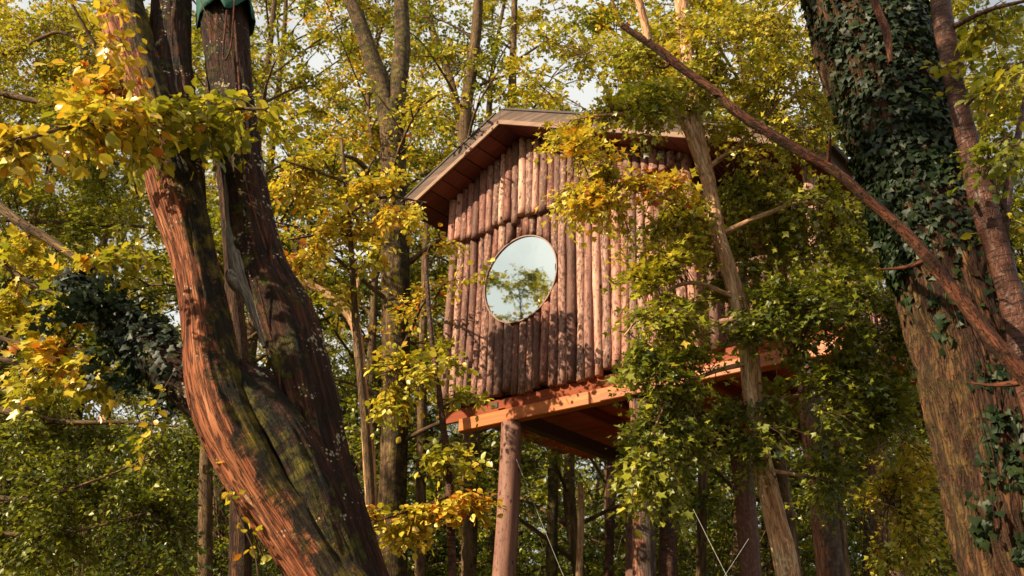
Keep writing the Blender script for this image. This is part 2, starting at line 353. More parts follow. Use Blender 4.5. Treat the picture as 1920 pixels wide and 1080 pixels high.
T_LOBE4 = tpl([(0, 0, 0), (0.5, 0.5, 0.10), (0.16, 0.55, 0), (0, 1, -0.06), (-0.16, 0.55, 0), (-0.5, 0.5, 0.10)], [(0, 1, 2), (0, 2, 3), (0, 3, 4), (0, 4, 5)])
T_IVY = tpl([(0, 0.08, 0), (0.28, -0.06, 0.02), (0.48, 0.30, 0.03), (0.26, 0.46, 0.01), (0, 0.95, -0.05), (-0.26, 0.46, 0.01), (-0.48, 0.30, 0.03), (-0.28, -0.06, 0.02), (0, 0.35, 0.06)],
            [(0, 1, 8), (1, 2, 8), (2, 3, 8), (3, 4, 8), (4, 5, 8), (5, 6, 8), (6, 7, 8), (7, 0, 8)])

def leaf_frame(d, n):
    y = norm(d); x = norm(np.cross(y, n)); z = np.cross(x, y); return x, y, z
def leaf_geo(pos, d, n, size, tint, T):
    x, y, z = leaf_frame(d, n); tv, tf = T
    V = pos[:, None] + size[:, None, None] * (tv[None, :, 0:1] * x[:, None] + tv[None, :, 1:2] * y[:, None] + tv[None, :, 2:3] * z[:, None])
    k = len(tv); Fc = tf[None] + (np.arange(len(pos)) * k)[:, None, None]
    return V.reshape(-1, 3), Fc.reshape(-1, 3), np.repeat(tint, len(tf))
def leaf_mesh(name, L, T, mat, origin):
    V, Fc, t = leaf_geo(L['pos'], L['d'], L['n'], L['s'], L['t'], T)
    return mesh_np(name, V, Fc, mat, attrs={'tint': ('FACE', 'FLOAT', t)}, origin=origin)

def twig_leaves(base, d, Lg, nl, size, tint, rng, up=0.75, droop=0.25, tspread=0.08):
    """two-ranked leaves along each twig. base, d (N,3); Lg, tint (N,)"""
    N = len(base); d = norm(d)
    side = norm(np.cross(d, np.tile([0, 0, 1.0], (N, 1)) + rng.normal(0, 0.25, (N, 3))))
    s = (np.arange(nl) + 0.5) / nl; s = np.clip(s[None] + rng.uniform(-.05, .05, (N, nl)), 0, 1)
    sg = np.where(np.arange(nl) % 2 == 0, 1.0, -1.0)[None] * np.ones((N, 1))
    pos = base[:, None] + d[:, None] * (s * Lg[:, None])[..., None] + side[:, None] * (sg * size * 0.15)[..., None]
    pos = pos + rng.normal(0, size * 0.25, pos.shape)
    pos[..., 2] -= (s * s) * Lg[:, None] * droop
    ld = d[:, None] * 0.6 + side[:, None] * (sg * 0.8)[..., None] + rng.normal(0, 0.35, pos.shape); ld[..., 2] -= 0.3
    upn = norm(np.cross(side, d)); upn *= np.sign(upn[:, 2:3] + 1e-6)
    n = upn[:, None] * up + rng.normal(0, 0.42, pos.shape); n[..., 2] += 0.2
    sz = size * rng.uniform(0.45, 1.35, (N, nl))
    t = np.clip(tint[:, None] + rng.normal(0, tspread, (N, nl)), 0, 1)
    return dict(pos=pos.reshape(-1, 3), d=ld.reshape(-1, 3), n=n.reshape(-1, 3), s=sz.ravel(), t=t.ravel())
def cat_leaves(ls): return {k: np.concatenate([l[k] for l in ls]) for k in ls[0]}
def sub_leaves(l, m): return {k: v[m] for k, v in l.items()}

_leafmeshes = {}
def leaf_variant(T, mat, tint, key):
    q = int(round(tint * 12))
    kk = (key, mat.name, q)
    if kk not in _leafmeshes:
        _leafmeshes[kk] = mesh_np('leaf', T[0], T[1], mat, attrs={'tint': ('FACE', 'FLOAT', np.full(len(T[1]), q / 12.0))})
    return _leafmeshes[kk]
def leaves_to(parent, L, T_part, T_stuff, mat, key, nparts=300, minpx=10.0, crown='crown', rng=RNG):
    """the nparts leaves that show largest become single leaves; the rest is one crown mesh"""
    org = np.array(parent.location)
    px, py, z = proj(L['pos']); ps = L['s'] * F / np.maximum(z, 0.1)
    vis = (z > 0.3) & (px > -10) & (px < 1930) & (py > -10) & (py < 1090) & (ps >= minpx)
    idx = np.where(vis)[0]
    if len(idx) > nparts:
        # nearest to the lens among the visible ones
        idx = idx[np.argsort(-(ps[idx] + rng.uniform(0, 2.0, len(idx))))[:nparts]]
    x, y, zz = leaf_frame(L['d'][idx], L['n'][idx])
    for a, i in enumerate(idx):
        s = L['s'][i]; p = L['pos'][i] - org
        o = bpy.data.objects.new('leaf', leaf_variant(T_part, mat, L['t'][i], key))
        sc.collection.objects.link(o); o.parent = parent
        X, Y_, Z = x[a] * s, y[a] * s, zz[a] * s
        o.matrix_basis = Matrix(((X[0], Y_[0], Z[0], p[0]), (X[1], Y_[1], Z[1], p[1]), (X[2], Y_[2], Z[2], p[2]), (0, 0, 0, 1)))
    m = np.ones(len(px), bool); m[idx] = False
    if m.any():
        c = new_obj(crown, leaf_mesh(crown, sub_leaves(L, m), T_stuff, mat, org), parent); c['kind'] = 'stuff'

# ------------------------------------------------------------------ trunks
_ROTZ = np.array([[.8, -.6, 0], [.6, .8, 0], [0, 0, 1.0]])
def detail_trunk(pts, nseg, nring, amp, fa, fl, lump=0.03, moss=None, seed=0, ridge=True, flute=0.0):
    """pts rows: x y z r.  returns V,Q,attrs"""
    c = catmull(pts, nring); path, rad = c[:, :3], np.maximum(c[:, 3], 0.004)
    def disp(bc, dr):
        q = bc * np.array([fa, fa, fl]) + seed * 11.7
        f = fbm(q, 3); rg = 1 - np.abs(f) * 1.6 if ridge else f
        return amp * rg + (lump * fbm(bc * np.array([2.5, 2.5, 0.9]) + seed * 3.1, 2) + flute * vnoise((bc @ _ROTZ) * np.array([9.0, 9.0, 0.55]) + seed * 1.7)) * (np.hypot(bc[:, 0], bc[:, 1]) / 0.15)
    V, Q, bc, dr = tube_arrays(path, rad, nseg, disp)
    attrs = {'bc': ('POINT', 'FLOAT_VECTOR', bc + seed * 5.3)}
    attrs['moss'] = ('POINT', 'FLOAT', moss(V, dr, bc) if moss else np.zeros(len(V)))
    return V, Q, attrs
def add_trunk(name, parent, pts, mat, nseg=48, nring=160, amp=0.01, fa=18, fl=1.4, lump=0.02, moss=None, seed=0, ridge=True, flute=0.0):
    V, Q, at = detail_trunk(pts, nseg, nring, amp, fa, fl, lump, moss, seed, ridge, flute)
    return new_obj(name, mesh_np(name, V, Q, mat, smooth=True, attrs=at, origin=parent.location), parent)
def px_pts(lst):
    """rows (px, py, Y, width_px) -> x y z r"""
    o = []
    for px, py, Y, w in lst:
        p = P(px, py, Y); d = np.linalg.norm(p - CAM); dd = (p - CAM) @ FW
        o.append([*p, w * 0.5 * dd / F])
    return np.array(o)
def to_ground(pts, lean=None, flare=1.5):
    """rows top..bottom: continue the last stretch down to the ground"""
    a, b = pts[-2], pts[-1]; d = (b - a)[:3]; d = d / np.linalg.norm(d)
    if d[2] > -0.6: d[2] = -0.6
    if lean is not None: d = np.array([*lean, -1.0])
    L = (b[2] + 0.15) / -d[2]
    mid = b[:3] + d * L * 0.6; end = b[:3] + d * L
    return np.vstack([pts, [*mid, b[3] * 1.12], [*end, b[3] * flare]])

def branch_tubes(paths):           # [(ctrl rows xyzr, samples)]
    out = []
    for c, n in paths:
        k = catmull(c, n); out.append((k[:, :3], np.maximum(k[:, 3], 0.0015)))
    return out
def add_branches(name, parent, tubes, mat, ns=6):
    if len(tubes) <= 14 and len(tubes) > 1 and name != 'twigs':
        one = {'branches': 'branch'}.get(name, name)
        for t in tubes: o = add_branches(one, parent, [t], mat, ns)
        return o
    V, Q, bc = small_tubes(tubes, ns)
    o = new_obj(name, mesh_np(name, V, Q, mat, smooth=True, attrs={'bc': ('POINT', 'FLOAT_VECTOR', bc), 'moss': ('POINT', 'FLOAT', np.full(len(V), 0.3))}, origin=parent.location), parent)
    if len(tubes) > 14 or name == 'twigs': o['kind'] = 'stuff'
    return o

def sprays_in_regions(regions, limbs, rng, twig_len=0.38, nl=10, size=0.07, sub_r=0.007, twigs_per=7, droop=0.25, down=-0.1, reach=None, dens=1.0, tshift=0.0):
    """regions rows: px,py,Y,rx_px,ry_px,rdepth_m,count,tint.  Curved shoots grow from the nearest limb to points in each
    region, leafy twigs along their outer half"""
    limbpts = np.vstack([l for l in limbs])
    tubes, leaves = [], []
    for (px, py, Y, rx, ry, rd, cnt, tint) in regions:
        cnt = int(round(cnt * dens)); tint += tshift
        nc = max(3, int(cnt / 3.2)); cc = norm(rng.normal(0, 1, (nc, 3))) * (rng.uniform(0.1, 1, (nc, 1)) ** 0.5)
        u = cc[rng.integers(0, nc, cnt)] + rng.normal(0, 0.17, (cnt, 3))
        for k in range(cnt):
            e = P(px + u[k, 0] * rx, py + u[k, 1] * ry, Y + u[k, 2] * rd)
            dd = np.linalg.norm(limbpts - e, axis=1) + rng.uniform(0, 0.35, len(limbpts))
            s = limbpts[np.argmin(dd)]
            v = e - s; Lv = np.linalg.norm(v)
            if reach and Lv > reach: s = e - v / Lv * reach; v = e - s; Lv = reach
            m1 = s + v * 0.35 + np.array([0, 0, 0.12 * Lv]) + rng.normal(0, 0.05 * Lv, 3)
            m2 = s + v * 0.72 + np.array([0, 0, 0.10 * Lv]) + rng.normal(0, 0.05 * Lv, 3)
            c = catmull(np.array([s, m1, m2, e]), 9)
            tubes.append((c, np.linspace(sub_r, 0.002, 9)))
            ti = rng.uniform(0.42, 1.0, twigs_per); idx = ti * 8; i0 = np.minimum(idx.astype(int), 7); fr = (idx - i0)[:, None]
            b = c[i0] * (1 - fr) + c[i0 + 1] * fr
            ax = norm(c[i0 + 1] - c[i0])
            r = rng.normal(0, 1, (twigs_per, 3)); r[:, 2] *= 0.3; r = norm(r)
            d = norm(ax * 0.7 + r * 0.9 + np.array([0, 0, down]))
            tt = np.clip(tint + rng.normal(0, 0.05) + rng.normal(0, 0.04, twigs_per), 0, 1)
            Lg = twig_len * rng.uniform(0.6, 1.25, twigs_per)
            leaves.append(twig_leaves(b, d, Lg, nl, size, tt, rng, droop=droop))
            for q in range(twigs_per):
                e1 = b[q] + d[q] * Lg[q] * 0.5; e2 = b[q] + d[q] * Lg[q]; e1[2] -= Lg[q] * droop * .25; e2[2] -= Lg[q] * droop
                tubes.append((np.array([b[q], e1, e2]), np.array([0.003, 0.002, 0.0012])))
    return tubes, cat_leaves(leaves)

# ------------------------------------------------------------------ ground
def ground_h(x, y):
    r = np.hypot(x, y - 8)
    h = np.clip((r - 22) / 60.0, 0, 1); h = h * h * (3 - 2 * h) * 15
    a = np.arctan2(x, y)
    h = h * (0.35 + 0.65 * np.clip((y + 10) / 40, 0, 1))
    p = np.stack([x * 0.12, y * 0.12, 0 * x], -1).reshape(-1, 3)
    return h + (fbm(p, 3) * 0.35 * np.clip((np.hypot(x, y) - 3) / 10, 0, 1).ravel()).reshape(x.shape)
def build_ground():
    g = np.concatenate([-np.geomspace(900, 2, 60), np.linspace(-1.6, 1.6, 9), np.geomspace(2, 900, 60)])
    X, Y = np.meshgrid(g, g + 10, indexing='ij'); Z = ground_h(X, Y)
    n = len(g); V = np.stack([X, Y, Z], -1).reshape(-1, 3)
    i = np.arange(n - 1)[:, None] * n; j = np.arange(n - 1)[None]
    Q = np.stack([i + j, i + n + j, i + n + j + 1, i + j + 1], -1).reshape(-1, 4)
    m, nt, N, L = mat_new('leaf_litter')
    tc = N.new('ShaderNodeTexCoord')
    v = N.new('ShaderNodeTexVoronoi'); v.inputs['Scale'].default_value = 9; L.new(tc.outputs['Object'], v.inputs['Vector'])
    r = ramp(N, [(0.0, (0.05, 0.03, 0.014)), (0.4, (0.11, 0.06, 0.022)), (0.7, (0.17, 0.10, 0.028)), (1.0, (0.06, 0.07, 0.018))])
    sp = N.new('ShaderNodeSeparateColor'); L.new(v.outputs['Color'], sp.inputs[0]); L.new(sp.outputs[0], r.inputs['Fac'])
    n1 = N.new('ShaderNodeTexNoise'); n1.inputs['Scale'].default_value = 0.4; n1.inputs['Detail'].default_value = 5; L.new(tc.outputs['Object'], n1.inputs['Vector'])
    c = mixc(N, L, n1.outputs['Fac'], r.outputs['Color'], (0.035, 0.05, 0.012))
    p = N.new('ShaderNodeBsdfPrincipled'); p.inputs['Roughness'].default_value = 0.95; L.new(c, p.inputs['Base Color'])
    b = N.new('ShaderNodeBump'); b.inputs['Distance'].default_value = 0.04; L.new(v.outputs['Distance'], b.inputs['Height']); L.new(b.outputs[0], p.inputs['Normal'])
    o = N.new('ShaderNodeOutputMaterial'); L.new(p.outputs[0], o.inputs['Surface'])
    g = new_obj('forest_floor', mesh_np('forest_floor', V, Q, m, smooth=True)); g['kind'] = 'structure'
build_ground()
def gh(x, y): return float(ground_h(np.array([[x]]), np.array([[y]]))[0, 0])

# ------------------------------------------------------------------ tree house
AU = math.radians(50)
U = np.array([math.sin(AU), -math.cos(AU), 0]); NN = np.array([-math.cos(AU), -math.sin(AU), 0]); ZZ = np.array([0, 0, 1.0])
P0 = np.array([-0.833, 12.0, 0.0])
def H(u, z, off=0.0): return P0 + U * u + NN * off + ZZ * z       # off > 0: out of the front wall, towards the viewer
house = root('tree_house', 'reddish log-clad treehouse on tall posts with a round window and gabled roof', 'treehouse', (P0[0], P0[1], 0.0))
HROT = Matrix(((U[0], -NN[0], 0, 0), (U[1], -NN[1], 0, 0), (0, 0, 1, 0), (0, 0, 0, 1)))   # local x along the front, y into the house
def hpart(name, me, u, z, off, rot=None, parent=None):
    o = bpy.data.objects.new(name, me); sc.collection.objects.link(o)
    par = parent or house; o.parent = par
    W = Matrix.Translation(Vector(H(u, z, off))) @ HROT
    if rot is not None: W = W @ rot
    base = Matrix.Translation(house.location)
    if parent is not None and parent is not house: base = parent['__w'] if False else _W[parent.name]
    o.matrix_basis = base.inverted() @ W
    _W[o.name] = W
    return o
_W = {}
def box_mesh(name, sx, sy, sz, mat, bev=0.006, nx=1):
    """box centred on x (length), y, z with small chamfered long edges"""
    a, b, c = sx / 2, sy / 2, sz / 2; e = min(bev, b * .4, c * .4)
    prof = [(-b + e, -c), (b - e, -c), (b, -c + e), (b, c - e), (b - e, c), (-b + e, c), (-b, c - e), (-b, -c + e)]
    V = [(-a, y, z) for y, z in prof] + [(a, y, z) for y, z in prof]
    me = bpy.data.meshes.new(name)
    fs = [(i, (i + 1) % 8, 8 + (i + 1) % 8, 8 + i) for i in range(8)] + [tuple(range(7, -1, -1)), tuple(range(8, 16))]
    me.from_pydata(V, [], fs); me.materials.append(mat); me.update(); return me
def log_mesh(L, r, mat, rng, seg=10, rings=12, name='log', wob=0.008):
    z = np.linspace(0, L, rings)
    path = np.stack([wob * np.sin(z * rng.uniform(1, 2.4) + rng.uniform(0, 6)), wob * np.sin(z * rng.uniform(1, 2.4) + rng.uniform(0, 6)), z], -1)
    rad = r * (1 + 0.05 * np.sin(z * rng.uniform(2, 5) + rng.uniform(0, 6)) + rng.uniform(-.03, .03, rings))
    V, Q, bc, _ = tube_arrays(path, rad, seg)
    V = V.copy(); V += rng.normal(0, r * 0.045, V.shape)
    vs = [tuple(v) for v in V]; fs = [tuple(q) for q in Q]
    n = len(vs); fs.append(tuple(range(seg - 1, -1, -1))); fs.append(tuple(range(n - seg, n)))
    me = bpy.data.meshes.new(name); me.from_pydata(vs, [], fs)
    me.polygons.foreach_set('use_smooth', [len(f) == 4 for f in fs]); me.materials.append(mat); me.update(); return me

ZB, ZS, WALL = 5.29, 7.60, 3.62          # log bottoms, seam between the two rows, wall length
UR, ZR = 1.23, 8.78                      # ridge (underside) above the front
SL = 0.465
UL_EAVE, UR_EAVE = -0.40, 5.22
OVER, DEPTH = 0.50, 2.6
def soffit_z(u): return ZR - SL * abs(u - UR)
WC = (1.25, 6.745, 0.572)                # window centre u, z, radius

rng = np.random.default_rng(21)
cutter = bpy.data.objects.new('cut', None)
def fix_normals(me):
    b = bmesh.new(); b.from_mesh(me); bmesh.ops.recalc_face_normals(b, faces=b.faces); b.to_mesh(me); b.free()
def window_cut(o):
    """shape a log to the round opening"""
    fix_normals(o.data)
    bpy.context.view_layer.update()
    m = o.modifiers.new('b', 'BOOLEAN'); m.operation = 'DIFFERENCE'; m.solver = 'EXACT'; m.object = CUT
    dg = bpy.context.evaluated_depsgraph_get(); me = bpy.data.meshes.new_from_object(o.evaluated_get(dg))
    o.modifiers.clear()
    b = bmesh.new(); b.from_mesh(me); b.verts.ensure_lookup_table(); seen = set(); isl = []
    for v in b.verts:                          # the stub above and the length below the opening are two logs
        if v.index in seen: continue
        st = [v]; seen.add(v.index); cur = []
        while st:
            q = st.pop(); cur.append(q.index)
            for e in q.link_edges:
                w = e.other_vert(q)
                if w.index not in seen: seen.add(w.index); st.append(w)
        isl.append(cur)
    for n_, cur in enumerate(isl):
        if len(cur) < 12: continue
        c = b.copy(); c.verts.ensure_lookup_table(); keep = set(cur)
        bmesh.ops.delete(c, geom=[v for v in c.verts if v.index not in keep], context='VERTS')
        m2 = bpy.data.meshes.new('log'); c.to_mesh(m2); c.free(); m2.materials.append(M_LOG)
        if n_ == 0: o.data = m2
        else:
            o2 = bpy.data.objects.new('log', m2); sc.collection.objects.link(o2); o2.parent = o.parent; o2.matrix_basis = o.matrix_basis.copy()
    b.free()
th = np.linspace(0, 2 * np.pi, 48, endpoint=False)
cm = bpy.data.meshes.new('cut'); rW = WC[2] + 0.012
cm.from_pydata([(rW * math.cos(t), -0.4, rW * math.sin(t)) for t in th] + [(rW * math.cos(t), 0.4, rW * math.sin(t)) for t in th], [],
               [(i, (i + 1) % 48, 48 + (i + 1) % 48, 48 + i) for i in range(48)] + [tuple(range(47, -1, -1)), tuple(range(48, 96))])
fix_normals(cm); CUT = hpart('cut', cm, WC[0], WC[1], 0)
# lower row
u = 0.05
while u < WALL:
    r = rng.uniform(0.048, 0.068)
    zb = ZB + rng.uniform(-0.05, 0.05) - (0.07 if rng.random() < 0.12 else 0)
    o = hpart('log', log_mesh(ZS + 0.12 - zb, r, M_LOG, rng), u + r - 0.05, zb, 0.0 + rng.uniform(-.006, .008))
    if abs(u + r - 0.05 - WC[0]) < WC[2] + 0.09: window_cut(o)
    u += 2 * r + 0.005
# upper row, hung a little in front
u = 0.0
while u < WALL - 0.02:
    r = rng.uniform(0.048, 0.066); uc = u + r
    zb = ZS - 0.03 + rng.uniform(-0.06, 0.05); top = soffit_z(uc) - 0.015
    o = hpart('log', log_mesh(top - zb, r, M_LOG, rng), uc, zb, 0.062 + rng.uniform(-.006, .008))
    u += 2 * r - 0.004
me_ = CUT.data; bpy.data.objects.remove(CUT); bpy.data.meshes.remove(me_); bpy.data.objects.remove(cutter)
# right side wall and left side wall and rear wall of the room (logs)
d = 0.12
while d < DEPTH - 0.05:
    r = rng.uniform(0.06, 0.075)
    hpart('log', log_mesh(soffit_z(WALL) - 0.06 - ZB, r, M_LOG, rng, seg=8, rings=6), WALL - 0.05, ZB, -(d + r)); d += 2 * r - .004
d = 0.12
while d < DEPTH - 0.05:
    r = rng.uniform(0.07, 0.085)
    hpart('log', log_mesh(soffit_z(0) - 0.06 - ZB, r, M_LOG, rng, seg=8, rings=6), 0.05, ZB, -(d + r)); d += 2 * r - .004
u = 0.16
while u < WALL - 0.15:
    r = rng.uniform(0.075, 0.09)
    hpart('log', log_mesh(soffit_z(u + r) - 0.06 - ZB, r, M_LOG, rng, seg=8, rings=5), u + r, ZB, -DEPTH + 0.09); u += 2 * r - .004
# dark lining board behind the logs (pentagon with real thickness), no gaps show
def lining():
    pr = [(0.10, ZB + 0.02), (WALL - 0.12, ZB + 0.02), (WALL - 0.12, soffit_z(WALL - 0.12) - 0.03), (UR, ZR - 0.03), (0.10, soffit_z(0.10) - 0.03)]
    # ring of quads between the outline and the round opening
    n = 60; a = np.linspace(0, 2 * np.pi, n, endpoint=False); ins = [(WC[0] + (WC[2] - .005) * math.cos(t), WC[1] + (WC[2] - .005) * math.sin(t)) for t in a]
    outs = []
    for t in a:
        dx, dz = math.cos(t), math.sin(t); best = 99
        for i in range(5):
            (x1, z1), (x2, z2) = pr[i], pr[(i + 1) % 5]
            ex, ez = x2 - x1, z2 - z1; den = dx * ez - dz * ex
            if abs(den) < 1e-9: continue
            s = ((x1 - WC[0]) * ez - (z1 - WC[1]) * ex) / den; q = ((x1 - WC[0]) * dz - (z1 - WC[1]) * dx) / den
            if s > 0 and -1e-6 <= q <= 1 + 1e-6: best = min(best, s)
        outs.append((WC[0] + dx * best, WC[1] + dz * best))
    V = [(x, 0.045, z) for x, z in ins] + [(x, 0.045, z) for x, z in outs] + [(x, 0.07, z) for x, z in ins] + [(x, 0.07, z) for x, z in outs]
    Fc = []
    for i in range(n):
        j = (i + 1) % n
        Fc += [(i, j, n + j, n + i), (2 * n + i, 3 * n + i, 3 * n + j, 2 * n + j), (i, 2 * n + i, 2 * n + j, j), (n + i, n + j, 3 * n + j, 3 * n + i)]
    me = bpy.data.meshes.new('wall_lining'); me.from_pydata(V, [], Fc); me.materials.append(M_DARKWALL); me.update()
    hpart('wall_lining', me, 0, 0, 0)
lining()
# window: rim ring, glass
def ring_mesh(name, r0, r1, y0, y1, mat, n=64, wob=0.0):
    V, Fc = [], []
    for i in range(n):
        t = 2 * math.pi * i / n; w = wob * (math.sin(3 * t + 1) + 0.6 * math.sin(5 * t))
        for (r, y) in ((r0 + w, y0), (r1 + w, y0), (r1 + w, y1), (r0 + w, y1)): V.append((r * math.cos(t), y, r * math.sin(t)))
    for i in range(n):
        a, b = 4 * i, 4 * ((i + 1) % n)
        for k in range(4): Fc.append((a + k, a + (k + 1) % 4, b + (k + 1) % 4, b + k))
    me = bpy.data.meshes.new(name); me.from_pydata(V, [], Fc); me.materials.append(mat); me.update(); return me
M_RIM = wood_mat('window_rim', [(0.2, (0.08, 0.03, 0.02)), (0.8, (0.22, 0.10, 0.07))], scale=(9, 9, 9), rough=0.5)
win = hpart('window', ring_mesh('window', WC[2] - 0.008, WC[2] + 0.008, -0.062, 0.05, M_RIM, wob=0.002), WC[0], WC[1], 0)
gm = bpy.data.meshes.new('glass'); rG = WC[2] - 0.007
gm.from_pydata([(rG * math.cos(t), 0.0, rG * math.sin(t)) for t in th] + [(rG * math.cos(t), 0.012, rG * math.sin(t)) for t in th], [],
               [tuple(range(48)), tuple(range(95, 47, -1))] + [(i, 48 + i, 48 + (i + 1) % 48, (i + 1) % 48) for i in range(48)])
gm.materials.append(M_GLASS)
hpart('glass', gm, WC[0], WC[1], 0.045, parent=win)

# roof: soffit planks, covering, fascia boards
aR = math.atan(SL)
def roof_side(sign):
    eave = UL_EAVE if sign < 0 else UR_EAVE
    Ls = abs(eave - UR) / math.cos(aR); n = int(round(Ls / 0.215)); w = Ls / n; D = DEPTH + 2 * OVER - 0.04
    me = box_mesh('soffit_plank', D, w - 0.012, 0.022, M_SOFFIT, 0.004)
    # box length is local x; turn it to run into the house
    rz = Matrix.Rotation(math.radians(90), 4, 'Z')
    for i in range(n):
        s = (i + 0.5) * w; uc = UR + sign * s * math.cos(aR); zc = ZR - s * math.sin(aR) + 0.012 / math.cos(aR)
        rt = Matrix.Rotation(sign * aR, 4, 'Y') @ rz
        hpart('soffit_plank', me, uc, zc + rng.uniform(-.002, .002), OVER - 0.02 - D / 2, rt)
    # roof covering, proud of the fascia
    L2 = Ls + 0.05; s = L2 / 2 - 0.0
    uc = UR + sign * s * math.cos(aR); zc = ZR - s * math.sin(aR)
    nz = 0.205; uc += sign * 0 + sign * math.sin(aR) * nz; zc += math.cos(aR) * nz
    hpart('roof_sheet', box_mesh('roof_sheet', L2, DEPTH + 2 * OVER + 0.06, 0.030, M_ROOFING, 0.004), uc - sign * math.sin(aR) * 0.02, zc, -DEPTH / 2, Matrix.Rotation(sign * aR, 4, 'Y'))
    # roof core between
    nz = 0.108
    uc = UR + sign * (Ls / 2) * math.cos(aR) + sign * math.sin(aR) * nz; zc = ZR - (Ls / 2) * math.sin(aR) + math.cos(aR) * nz
    hpart('roof_deck', box_mesh('roof_deck', Ls - 0.04, DEPTH + 2 * OVER - 0.06, 0.155, M_DARKBEAM, 0.004), uc, zc, -DEPTH / 2, Matrix.Rotation(sign * aR, 4, 'Y'))
    # fascia board and the thin moulding under it
    for k, off in enumerate((OVER + 0.004, -DEPTH - OVER - 0.004)):
        zf0 = lambda uu: ZR - SL * abs(uu - UR)
        hb, tk = 0.200, 0.032
        # sheared board: vertical ends at ridge and eave
        x0, x1 = (UR, eave)
        def board(name, lo, hi, thick, mat, dy):
            vs = []
            for y in (-thick / 2, thick / 2):
                for xx in (x0, x1):
                    for hh in (lo, hi): vs.append((xx - UR, y, zf0(xx) - ZR + hh))
            fs = [(0, 2, 3, 1), (4, 5, 7, 6), (0, 1, 5, 4), (2, 6, 7, 3), (0, 4, 6, 2), (1, 3, 7, 5)]
            me = bpy.data.meshes.new(name); me.from_pydata(vs, [], fs); me.materials.append(mat); me.update()
            o = hpart(name, me, UR, ZR, off + dy)
            b = o.modifiers.new('bevel', 'BEVEL'); b.width = 0.006; b.segments = 2
            return o
        board('fascia_board', 0.012, hb, tk, M_FASCIA, 0)
        board('fascia_trim', -0.022, 0.045, 0.03, M_TRIM, 0.018 if k == 0 else -0.018)
    # eave board
    hpart('eave_board', box_mesh('eave_board', DEPTH + 2 * OVER, 0.03, 0.19, M_FASCIA), eave + sign * 0.017, zf0(eave) + 0.105, -DEPTH / 2, Matrix.Rotation(math.radians(90), 4, 'Z'))
roof_side(-1); roof_side(1)

# platform: deck planks (seen from below), beams, rim boards
PL0, PL1 = 0.30, 5.20
n = 13; w = (DEPTH + 0.12) / n; me = box_mesh('deck_plank', PL1 - PL0 + 0.06, w - 0.008, 0.03, M_UNDER, 0.004)
for i in range(n): hpart('deck_plank', me, (PL0 + PL1) / 2, 5.235 + rng.uniform(-.002, .002), -0.02 - w * (i + 0.5) - 0.0)
hpart('rim_board', box_mesh('rim_board', PL1 - PL0 + 0.25, 0.045, 0.165, M_PLANK), (PL0 + PL1) / 2 - 0.12, 5.185, -0.045)
hpart('front_beam', box_mesh('front_beam', PL1 - 0.36, 0.12, 0.155, M_BEAM, 0.008), (PL1 + 0.36) / 2, 5.02, 0.0)
hpart('front_beam', box_mesh('front_beam', 2.15, 0.05, 0.09, M_BEAM, 0.008), 3.55, 4.975, 0.088)
hpart('rear_beam', box_mesh('rear_beam', PL1 - 1.05, 0.14, 0.22, M_DARKBEAM, 0.008), (PL1 + 1.05) / 2, 5.02, -DEPTH + 0.12)
rz90 = Matrix.Rotation(math.radians(90), 4, 'Z')
for uu in (1.12, 2.88, 4.62):
    hpart('cross_beam', box_mesh('cross_beam', DEPTH - 0.32, 0.12, 0.16, M_DARKBEAM, 0.008), uu + 0.02, 5.02, -DEPTH / 2 + 0.03, rz90)
for uu in (1.75, 2.3, 3.5, 4.05, 5.1):
    hpart('joist', box_mesh('joist', DEPTH - 0.32, 0.06, 0.13, M_PLANK, 0.006), uu, 5.145, -DEPTH / 2 + 0.03, rz90)
hpart('hole_patch', box_mesh('hole_patch', 0.10, 0.02, 0.075, M_DARKBEAM), 0.93, 5.165, 0.063)  # dark block added for the small dark hole above the front beam
# posts
def post(uu, off, r, top=4.94, lean=(0, 0), mat=M_POST, seg=20, rings=28):
    base = H(uu, 0, off); g = gh(base[0], base[1]) - 0.2
    L = top - g; z = np.linspace(0, L, rings)
    rad = r * (1.14 - 0.14 * z / L) * (1 + 0.02 * np.sin(z * 2.3 + uu))
    path = np.stack([lean[0] * (1 - z / L) + 0.012 * np.sin(z * 1.3 + uu), lean[1] * (1 - z / L) + 0.01 * np.sin(z * 1.7), z], -1)
    def dsp(bc, dr): return 0.006 * fbm(bc * np.array([30, 30, 4]) + uu * 9, 2) + 0.010 * fbm(bc * np.array([6, 6, 2.0]) + uu, 2)
    V, Q, bc, _ = tube_arrays(path, rad, seg, dsp)
    fs = [tuple(q) for q in Q] + [tuple(range(len(V) - seg, len(V)))]
    me = bpy.data.meshes.new('post'); me.from_pydata([tuple(v) for v in V], [], fs)
    a_ = me.attributes.new('bc', 'FLOAT_VECTOR', 'POINT'); a_.data.foreach_set('vector', (bc + uu).astype(np.float32).ravel())
    a_ = me.attributes.new('moss', 'FLOAT', 'POINT'); a_.data.foreach_set('value', (0.5 - 0.9 * (bc[:, 0] / (np.hypot(bc[:, 0], bc[:, 1]) + 1e-6)) * .25).astype(np.float32))
    me.polygons.foreach_set('use_smooth', [len(f) == 4 for f in fs]); me.materials.append(mat)
    return hpart('post', me, uu, g, off)
M_POST2 = bark_mat('half_barked_post', [(0.3, (0.09, 0.030, 0.018)), (0.5, (0.24, 0.095, 0.055)), (0.8, (0.42, 0.24, 0.16))], fa=20, fl=2, moss=0.9, mosscol=(0.22, 0.17, 0.14), mossdark=(0.06, 0.045, 0.038), lichen=.3, bump=.8)
post(1.12, -0.02, 0.122, lean=(-0.05, 0)); post(2.88, -0.05, 0.115, lean=(0.0, 0), mat=M_POST2); post(4.78, -0.06, 0.118, lean=(0.03, 0), mat=M_POST2)
